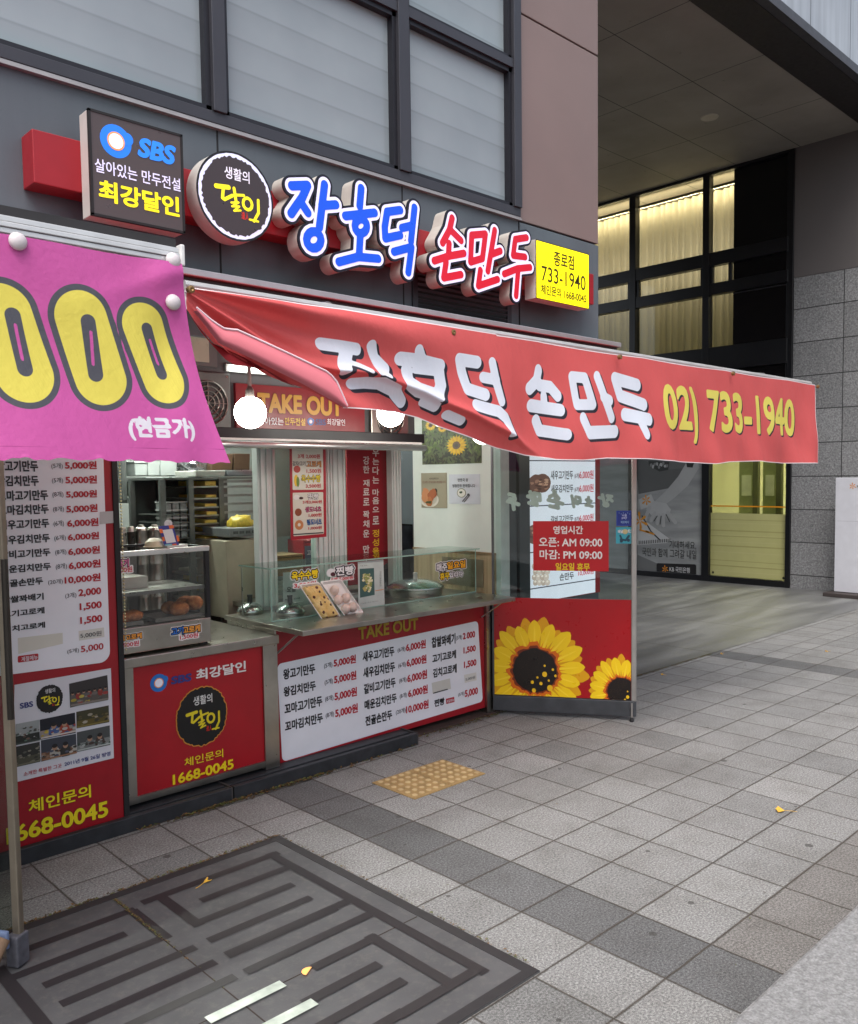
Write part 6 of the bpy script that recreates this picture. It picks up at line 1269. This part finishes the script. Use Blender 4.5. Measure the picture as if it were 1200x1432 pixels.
    pr.quad((384, 716), (436, 710), (440, 730), (390, 738), (120, 180, 190), 1); pr.build('print', s)
    p = FAC(4.2).p(*z3(410, 560)); mk('round_tag', B().lathe(p, [(.022, 0), (.022, .004), (.006, .004), (.005, .001)], 24, (0, -1, 0)).box(p.x-.012, p.x+.016, p.y-.003, p.y+.003, 1.306, p.z-.018), flat((206, 208, 208), .4), label='grey round tag standing behind the payment card on the cabinet', cat='tag')
    p = FAC(4.16).p(*z3(320, 742)); mk('cream_dish', B().lathe((p.x, 4.18, 1.305), [(.03, 0), (.055, .006), (.056, .010), (.05, .011), (.044, .035), (.022, .05), (0, .053)], 26), flat((216, 210, 176), .45), label='cream coloured covered dish on the cabinet beside the payment card', cat='dish', smooth='auto')
cabinet()
# kitchen at the back
def kitchen():
    gm = flat((104, 108, 106), .45, .5, var=.12); z3 = Zm(.1833, 160, 630)
    # tray rack
    Yr = 5.25; P = FAC(Yr); t = thing('tray_rack', 'grey metal rack holding trays of yellow cake sheets', 'rack', (2.9, 5.4, .012))
    X = lambda x_, y_=400, PP=P: PP.uv(*z3(x_, y_))[0]; Zr = lambda x_, y_, PP=P: PP.uv(*z3(x_, y_))[1]
    ztop = Zr(600, 222)
    for xx in (375, 590, 820, 1100):
        for yy in (Yr, Yr+.45): mk('upright', B().box(X(xx)-.018, X(xx)+.018, yy, yy+.03, .012, ztop), gm, t)
    for y_ in (235, 275, 340, 405, 468, 538, 600): mk('runner', B().box(X(820), X(1100), Yr+.002, Yr+.012, Zr(960, y_)-.008, Zr(960, y_)+.008), flat((140, 146, 144), .4, .6), t)
    mk('top_shelf', B().box(X(370), X(1110), Yr-.02, Yr+.5, ztop, ztop+.014), gm, t)
    ye = flat((238, 208, 104), .75, var=.15, sc=16.); tm = flat((150, 150, 148), .35, .8)
    for i, y_ in enumerate((262, 352, 420, 482, 545, 612, 672, 800, 935, 1010, 1070, 1132)):
        za = Zr(730, y_+12); x0, x1 = X(612), X(812); o = thing('cake_tray', 'metal tray with a flat yellow cake sheet in the kitchen rack' if i not in (7, 8) else ('metal tray with pale crumbled dough in the kitchen rack' if i == 7 else 'metal tray with a white sheet in the kitchen rack'), 'tray', ((x0+x1)/2, Yr+.2, za), 'trays in the kitchen rack')
        mk('tray', B().box(x0, x1, Yr+.01, Yr+.42, za-.006, za+.003), tm, o); th = .034 if i in (0, 9) else .02
        mk('cake', B().box(x0+.09*(1+.2*math.sin(i*3)), x1-.02, Yr+.02, Yr+.4, za+.003, za+.003+th), ye if i not in (7, 8) else flat((206, 200, 184), .7, var=.2, sc=30.), o, bevel=.005)
    mk('shade_backing', B().box(X(375), X(1100), Yr+.48, Yr+.49, .012, ztop), flat((70, 76, 76), .6), t)  # added dark sheet standing for the dim space behind the trays
    # clear boxes on the left bay
    ck = glass((196, 206, 206), 1.5)
    for r, y_ in enumerate((470, 530, 590, 650)):
        mk('runner', B().box(X(390), X(580), Yr, Yr+.4, Zr(480, y_+18)-.006, Zr(480, y_+18)), gm, t)
        for c in range(3):
            xa = X(400+c*60); xb = X(450+c*60); o = thing('clear_box', 'small clear plastic food box in the kitchen rack', 'food box', ((xa+xb)/2, Yr+.1, Zr(480, y_+18)), 'clear boxes in the rack'); za = Zr(480, y_+18); mk('tub', B().box(xa, xb, Yr+.03, Yr+.16, za, za+.075), flat((150, 158, 158), .25, var=.3, sc=40.), o, bevel=.006); mk('lid', B().box(xa-.003, xb+.003, Yr+.026, Yr+.164, za+.076, za+.084), flat((206, 212, 212), .2), o)
    # things on top of the rack
    def crate(name, lab, cat, xa, xb, ya, yb, PP, dy, m_, lidm=None, grp=None):
        (u0, v0), (u1, v1) = PP.uv(*z3(xa, yb)), PP.uv(*z3(xb, ya)); y_ = PP.o.y; o = thing(name, lab, cat, ((u0+u1)/2, y_+dy/2, v0), grp)
        b = B(); e = .03*(u1-u0); q = [(u0+e, y_+e, v0), (u1-e, y_+e, v0), (u1-e, y_+dy-e, v0), (u0+e, y_+dy-e, v0), (u0, y_, v1), (u1, y_, v1), (u1, y_+dy, v1), (u0, y_+dy, v1)]; b.add(q, [(3, 2, 1, 0), (4, 5, 6, 7), (0, 1, 5, 4), (1, 2, 6, 5), (2, 3, 7, 6), (3, 0, 4, 7)]); mk('tub', b, m_, o, bevel=.006)
        if lidm: mk('lid', B().box(u0-.006, u1+.006, y_-.006, y_+dy+.006, v1, v1+.014), lidm, o, bevel=.003)
        return o
    wt = flat((196, 204, 202), .4, var=.08); cbm = flat((96, 72, 50), .8, var=.15)
    Pt = FAC(Yr+.02)
    crate('white_carton', 'flat white carton lying on top of the rack', 'carton', 620, 850, 152, 200, Pt, .3, flat((210, 212, 204), .6)); crate('steel_tray', 'flat steel tray lying on top of the rack at its right', 'tray', 856, 1090, 148, 196, Pt, .3, flat((150, 158, 162), .3, .7)); crate('foam_block', 'white foam block lying on top of the rack at its left end', 'foam block', 365, 570, 200, 222, Pt, .25, wt)
    # wall shelf behind
    Ps = FAC(5.9); t = thing('wall_shelf', 'grey wall shelf with white tubs above clear bins in the kitchen', 'shelf', (2.3, 6.1, 1.6)); x0, x1 = Ps.uv(*z3(96, 300))[0], Ps.uv(*z3(620, 300))[0]
    for y_, xe in ((205, x1), (365, Ps.uv(*z3(370, 300))[0])): za = Ps.uv(*z3(300, y_))[1]; mk('board', B().box(x0, xe, 5.9, 6.3, za-.03, za), gm, t)
    mk('side_panel', B().box(x0-.03, x0, 5.9, 6.3, Ps.uv(*z3(300, 370))[1], 2.3), gm, t)
    for xa, xb, ya, lab in ((158, 250, 96, 'white plastic tub on the wall shelf, leftmost and smallest'), (255, 348, 72, 'white plastic tub on the wall shelf, in the middle of three'), (352, 478, 66, 'wide white plastic tub on the wall shelf beside the silver bag')): crate('white_tub', lab, 'tub', xa, xb, ya, 194, Ps, .25, wt, flat((214, 220, 220), .3), 'white tubs on the wall shelf')
    b = B(); p = Ps.p(*z3(600, 130)); b.ball(p+Vector((0, .12, 0)), .16, .1, .12, 20, 12, .5); mk('silver_bag', b, flat((176, 178, 182), .25, .8, var=.3, sc=30.), label='crumpled silver bag on the wall shelf between tubs and boxes', cat='bag', smooth=False)
    crate('brown_carton', 'brown cardboard carton on the shelf, the left one of two', 'carton', 745, 905, 30, 152, Ps, .3, cbm, None, 'brown cartons on the shelf'); crate('brown_carton', 'brown cardboard carton on the shelf, right one beside the window frame', 'carton', 915, 1036, 24, 150, Ps, .3, flat((84, 62, 44), .8), None, 'brown cartons on the shelf')
    mk('carton_board', B().box(x1+.002, Ps.uv(*z3(1110, 300))[0], 5.9, 6.25, Ps.uv(*z3(900, 154))[1]-.03, Ps.uv(*z3(900, 154))[1]), gm, t)
    for xa, xb, ya, lab in ((146, 230, 250, 'clear bin with ochre contents on the lower wall shelf'), (236, 352, 292, 'clear bin with white contents on the lower wall shelf, under another bin'), (236, 352, 238, 'clear bin with white contents stacked on another bin of the lower wall shelf')): crate('clear_bin', lab, 'bin', xa, xb, ya, 350 if ya != 238 else 288, Ps, .25, flat((172, 170, 152), .3, var=.35, sc=18.), flat((190, 196, 192), .25), 'clear bins on the lower shelf')
    # cream box, grey crate, bag of noodles
    Pc = FAC(4.95); crate('cream_box', 'tall cream coloured carton beside the white window frame, grey crate on it', 'box', 868, 1116, 672, 1290, Pc, .4, flat((176, 170, 148), .7, var=.1), None)
    o = crate('grey_crate', 'grey plastic crate on the tall cream coloured carton', 'crate', 872, 1118, 582, 664, Pc, .35, flat((132, 138, 138), .45))
    (u0, v0), (u1, v1) = Pc.uv(*z3(905, 650)), Pc.uv(*z3(1090, 600))
    for i in range(4): mk('slot', B().box(u0+(u1-u0)*i/4, u0+(u1-u0)*(i+.7)/4, 4.938, 4.942, v0+.01, v1-.005), flat((70, 74, 74), .6), o)
    p = Pc.p(*z3(1050, 560)); mk('noodle_bag', B().ball(p+Vector((0, .15, 0)), .085, .08, .06, 22, 12, .35), flat((214, 190, 70), .35, var=.3, sc=45.), label='clear bag of yellow noodles in the grey crate', cat='bag', smooth=True)
    # stacked steel pots on the left counter
    for i, (xa, xb, ya, lab) in enumerate(((30, 82, 625, 'narrow steel canister behind the cabinet, leftmost'), (88, 146, 618, 'dark steel canister behind the cabinet'), (150, 238, 606, 'tall stack of steel steamer rings behind the cabinet'), (244, 350, 602, 'second tall stack of steel steamer rings behind the payment card'))):
        Pk = FAC(4.72); u0, u1 = Pk.uv(*z3(xa, 700))[0], Pk.uv(*z3(xb, 700))[0]; r = (u1-u0)/2; zt = Pk.uv(*z3((xa+xb)/2, ya))[1]; c = Vector(((u0+u1)/2, 4.70, .80)); o = thing('steel_canister', lab, 'canister', tuple(c), 'steel canisters behind the cabinet'); prof = [(r, 0)]
        nr = 6
        for k_ in range(nr): z_ = (zt-.8)*k_/nr; z2 = (zt-.8)*(k_+1)/nr; prof += [(r, z_+.006), (r, z2-.010), (r*1.03, z2-.008), (r*1.03, z2-.002)]
        prof += [(r*.9, zt-.8)]; mk('body', B().lathe(c, prof, 30), STEEL if i != 1 else flat((70, 68, 64), .3, .8), o, smooth='auto'); mk('lid', B().lathe(c+Vector((0, 0, zt-.8)), [(r*.98, 0), (r*.9, .012), (.02, .018), (.016, .03), (0, .031)], 30), STEEL, o, smooth='auto')
    # monitor, plant, brick pier, counter things seen through the window
    P5 = FAC(5.35); g2 = Zm(.2333, 440, 540); c = [P5.uv(*g2(*p)) for p in ((484, 822), (640, 832), (620, 1010), (448, 1000))]; t = thing('monitor', 'dark slanted screen standing behind the display case by the white wall', 'monitor', tuple(P5.w(*c[3])))
    mk('bezel', B().prism(P5, [c[3], c[2], c[1], c[0]], -.03, 0), JBLK, t); m_ = [sum(p[i] for p in c)/4 for i in (0, 1)]; mk('screen', B().prism(P5, [(m_[0]+(p[0]-m_[0])*.93, m_[1]+(p[1]-m_[1])*.9) for p in (c[3], c[2], c[1], c[0])], .0, .002), flat((76, 80, 92), .12, var=.35, sc=7.), t)
    mk('stand', B().box(m_[0]-.05, m_[0]+.05, 5.36, 5.5, .86, m_[1]), JBLK, t); mk('desk', B().box(3.9, 4.44, 5.0, 5.8, .83, .86), flat((60, 58, 56), .5), label='dark work table under the monitor behind the display case', cat='table')
    kk = NT('brown_brick'); bt = kk.n('ShaderNodeTexBrick'); kk.l(kk.comb(kk.xyz()[0], kk.xyz()[2], 0.), bt.inputs['Vector']); bt.inputs['Scale'].default_value = 9.; bt.inputs['Color1'].default_value = C(150, 92, 42); bt.inputs['Color2'].default_value = C(112, 66, 30); bt.inputs['Mortar'].default_value = C(60, 38, 22); kk.base(bt.outputs['Color']); kk.rough(.8)
    mk('brick_pier', B().box(4.4, 5.6, 5.85, 6.1, .012, 2.5), kk.m, label='brown brick wall strip seen between the window frame and white wall', cat='brick wall')
    p = FAC(5.6).p(572, 728); pl = thing('potted_plant', 'small dark green plant behind the monitor', 'plant', (p.x, p.y, p.z-.12)); b = B(); rn = random.Random(2)
    for i in range(90): q = p+Vector((rn.gauss(0, .05), rn.gauss(0, .04), rn.gauss(0, .04))); d = Vector((rn.gauss(0, 1), rn.gauss(0, 1), rn.gauss(0, 1))).normalized()*.03; e = d.orthogonal().normalized()*.012; b.add([q-d, q+e, q+d, q-e], [(0, 1, 2, 3)])
    mk('leaves', b, flat((30, 52, 26), .6), pl); mk('pot', B().lathe(p-Vector((0, 0, .14)), [(.04, 0), (.055, .09), (.05, .09)], 18), flat((80, 60, 50), .6), pl); mk('plant_stand', B().box(p.x-.12, p.x+.12, 5.48, 5.72, .012, p.z-.141), flat((70, 60, 52), .6), label='dark stand carrying the small plant behind the monitor', cat='stand')
    zz = Zm(.1583, 370, 740); Pm = FAC(5.0)
    crate_ = lambda n_, lab, cat, a, b, dy, m_: crate2(n_, lab, cat, Pm.uv(*zz(a[0], b[1])), Pm.uv(*zz(b[0], a[1])), dy, m_)
    def crate2(n_, lab, cat, lo, hi, dy, m_):
        o = thing(n_, lab, cat, ((lo[0]+hi[0])/2, 5.0+dy/2, lo[1])); mk('carton', B().box(lo[0], hi[0], 5.0, 5.0+dy, lo[1], hi[1]), m_, o, bevel=.004); mk('flap_seam', B().box(lo[0]+.01, hi[0]-.01, 4.998, 5.0, hi[1]-.02, hi[1]-.016), JBLK, o); return o
    o = crate_('red_box', 'red product box with a small dark price plate behind the window', 'box', (352, 80), (600, 420), .2, flat((150, 24, 34), .4)); pr = Print(Pm, .003, zz, .4); pr.quad((352, 148), (460, 142), (462, 262), (356, 270), (96, 104, 124), 0); pr.text('고기', (372, 232), (445, 180), (216, 218, 222), 1, .03); pr.build('price_plate', o)
    crate_('tan_box', 'tan carton with white paper on top behind the window', 'box', (108, 215), (340, 420), .25, flat((150, 120, 78), .7)); mk('work_table', B().box(2.9, 4.0, 4.8, 5.7, .83, .86), STEEL, label='steel work table behind the window', cat='table')
    # black cookware and notice behind the case
    o = thing('notice_card', 'grey notice card standing in the case behind the corn bread tray', 'card', tuple(FAC(4.3).p(*zz(220, 640)))); Pn = FAC(4.3); c = [Pn.uv(*zz(*p)) for p in ((165, 385), (420, 370), (425, 640), (165, 645))]; mk('sheet', B().prism(Pn, [c[3], c[2], c[1], c[0]], -.004, 0), flat((176, 184, 182), .5), o); pr = Print(Pn, .001, zz, .4); pr.text('오늘', (195, 560), (275, 500), (60, 66, 66), 1, .02); pr.text('만든 간식', (180, 632), (310, 600), (50, 50, 50), 1, .02); pr.build('print', o)
    p = FAC(4.62).p(560, 805); mk('black_kettle', B().lathe((3.98, 4.72, .852), [(.13, 0), (.14, .03), (.14, .16), (.10, .2), (.03, .21), (.03, .24), (0, .24)], 30), flat((24, 24, 26), .35), label='black cooking pot behind the wide steamer', cat='pot', smooth='auto')
kitchen()
# fallen leaves and litter
def leaf_litter():
    ky = flat((206, 160, 50), .6, var=.25, sc=60.); G0 = GRD(.0); rn = random.Random(11)
    for px_, py_, s, a, lab in ((284, 1238, .035, .3, 'yellow ginkgo leaf with stalk on the dark floor cover'), (1098, 1136, .042, 2.0, 'yellow fallen leaf on the open grey paving'), (428, 1083, .02, 1., 'small yellow leaf at the end of the left floor channel'), (928, 945, .02, 1.5, 'tiny yellow leaf on the paving beyond the glass door'), (1010, 916, .022, .6, 'tiny ochre leaf at the edge of the smooth plaza'), (1158, 912, .024, 2.6, 'yellow leaf at the right border near the plaza')):
        p = G0.p(px_, py_); p.z = .008; lf = thing('fallen_leaf', lab, 'leaf', tuple(p), 'fallen leaves on the ground'); b = B(); pts = [(0, 0)]
        for i in range(13): t_ = a-.75+1.5*i/12; r_ = s*(1-.25*(i == 6)+rn.uniform(-.08, .08)); pts.append((r_*math.cos(t_), r_*math.sin(t_)))
        b.add([(p.x+x_, p.y+y_, p.z+.006*math.sin(i*.9)+(.004 if i else 0)) for i, (x_, y_) in enumerate(pts)], [(0, i, i+1) for i in range(1, 13)]); mk('blade', b, ky, lf); mk('stalk', B().tube([(p.x, p.y, p.z+.001), (p.x-s*.8*math.cos(a+.2), p.y-s*.8*math.sin(a+.2), p.z), (p.x-s*1.3*math.cos(a+.1), p.y-s*1.3*math.sin(a+.1), p.z)], .0012, 5), ky, lf)
    b = B()
    for i in range(700):
        if rn.random() < .75: x_ = rn.choice((rn.gauss(2.62, .16), rn.uniform(1.7, 3.5), rn.gauss(2.15, .1))); y_ = 3.858-abs(rn.gauss(0, .012))
        else: x_ = rn.uniform(3.5, 4.5); y_ = 3.975-abs(rn.gauss(0, .02))
        a = rn.uniform(0, 3.14); L = rn.uniform(.006, .018); w = rn.uniform(.001, .004); z_ = .003+rn.random()*.010; c, s = math.cos(a), math.sin(a)
        b.m(rn.randrange(3)).add([(x_-L*c-w*s, y_-L*s+w*c, z_), (x_+L*c-w*s, y_+L*s+w*c, z_+rn.uniform(-.002, .006)), (x_+L*c+w*s, y_+L*s-w*c, z_), (x_-L*c+w*s, y_-L*s-w*c, z_)], [(0, 1, 2, 3)])
    def crumbs(n, fx, fy, zs, smin, smax):
        for i in range(n):
            x_, y_ = fx(), fy(); a = rn.uniform(0, 3.14); L = rn.uniform(smin, smax); w = L*rn.uniform(.2, .6); z_ = zs+rn.random()*.004; c, s_ = math.cos(a), math.sin(a)
            b.m(rn.randrange(3)).add([(x_-L*c-w*s_, y_-L*s_+w*c, z_), (x_+L*c-w*s_, y_+L*s_+w*c, z_+.001), (x_+L*c+w*s_, y_+L*s_-w*c, z_), (x_-L*c+w*s_, y_-L*s_-w*c, z_)], [(0, 1, 2, 3)])
    crumbs(500, lambda: rn.uniform(.6, 2.16), lambda: 3.325+abs(rn.gauss(0, .009)), .003, .003, .008); crumbs(160, lambda: 2.155+abs(rn.gauss(0, .007)), lambda: rn.uniform(1.77, 3.33), .003, .002, .006)
    crumbs(260, lambda: 1.352+rn.gauss(0, .004), lambda: 3.27-abs(rn.gauss(0, .25)), .0075, .002, .005)
    crumbs(420, lambda: rn.uniform(5.2, 7.2), lambda: 3.895-abs(rn.gauss(0, .012)), .004, .004, .012); crumbs(90, lambda: rn.uniform(2.3, 9), lambda: rn.uniform(1.2, 3.8), .003, .002, .006)
    mk('leaf_litter', b, [flat((110, 82, 44), .8), flat((70, 54, 34), .8), flat((92, 96, 50), .8)], label='dry grass and leaf crumbs along the foot of the floor channels', cat='litter', kind='stuff')
leaf_litter()
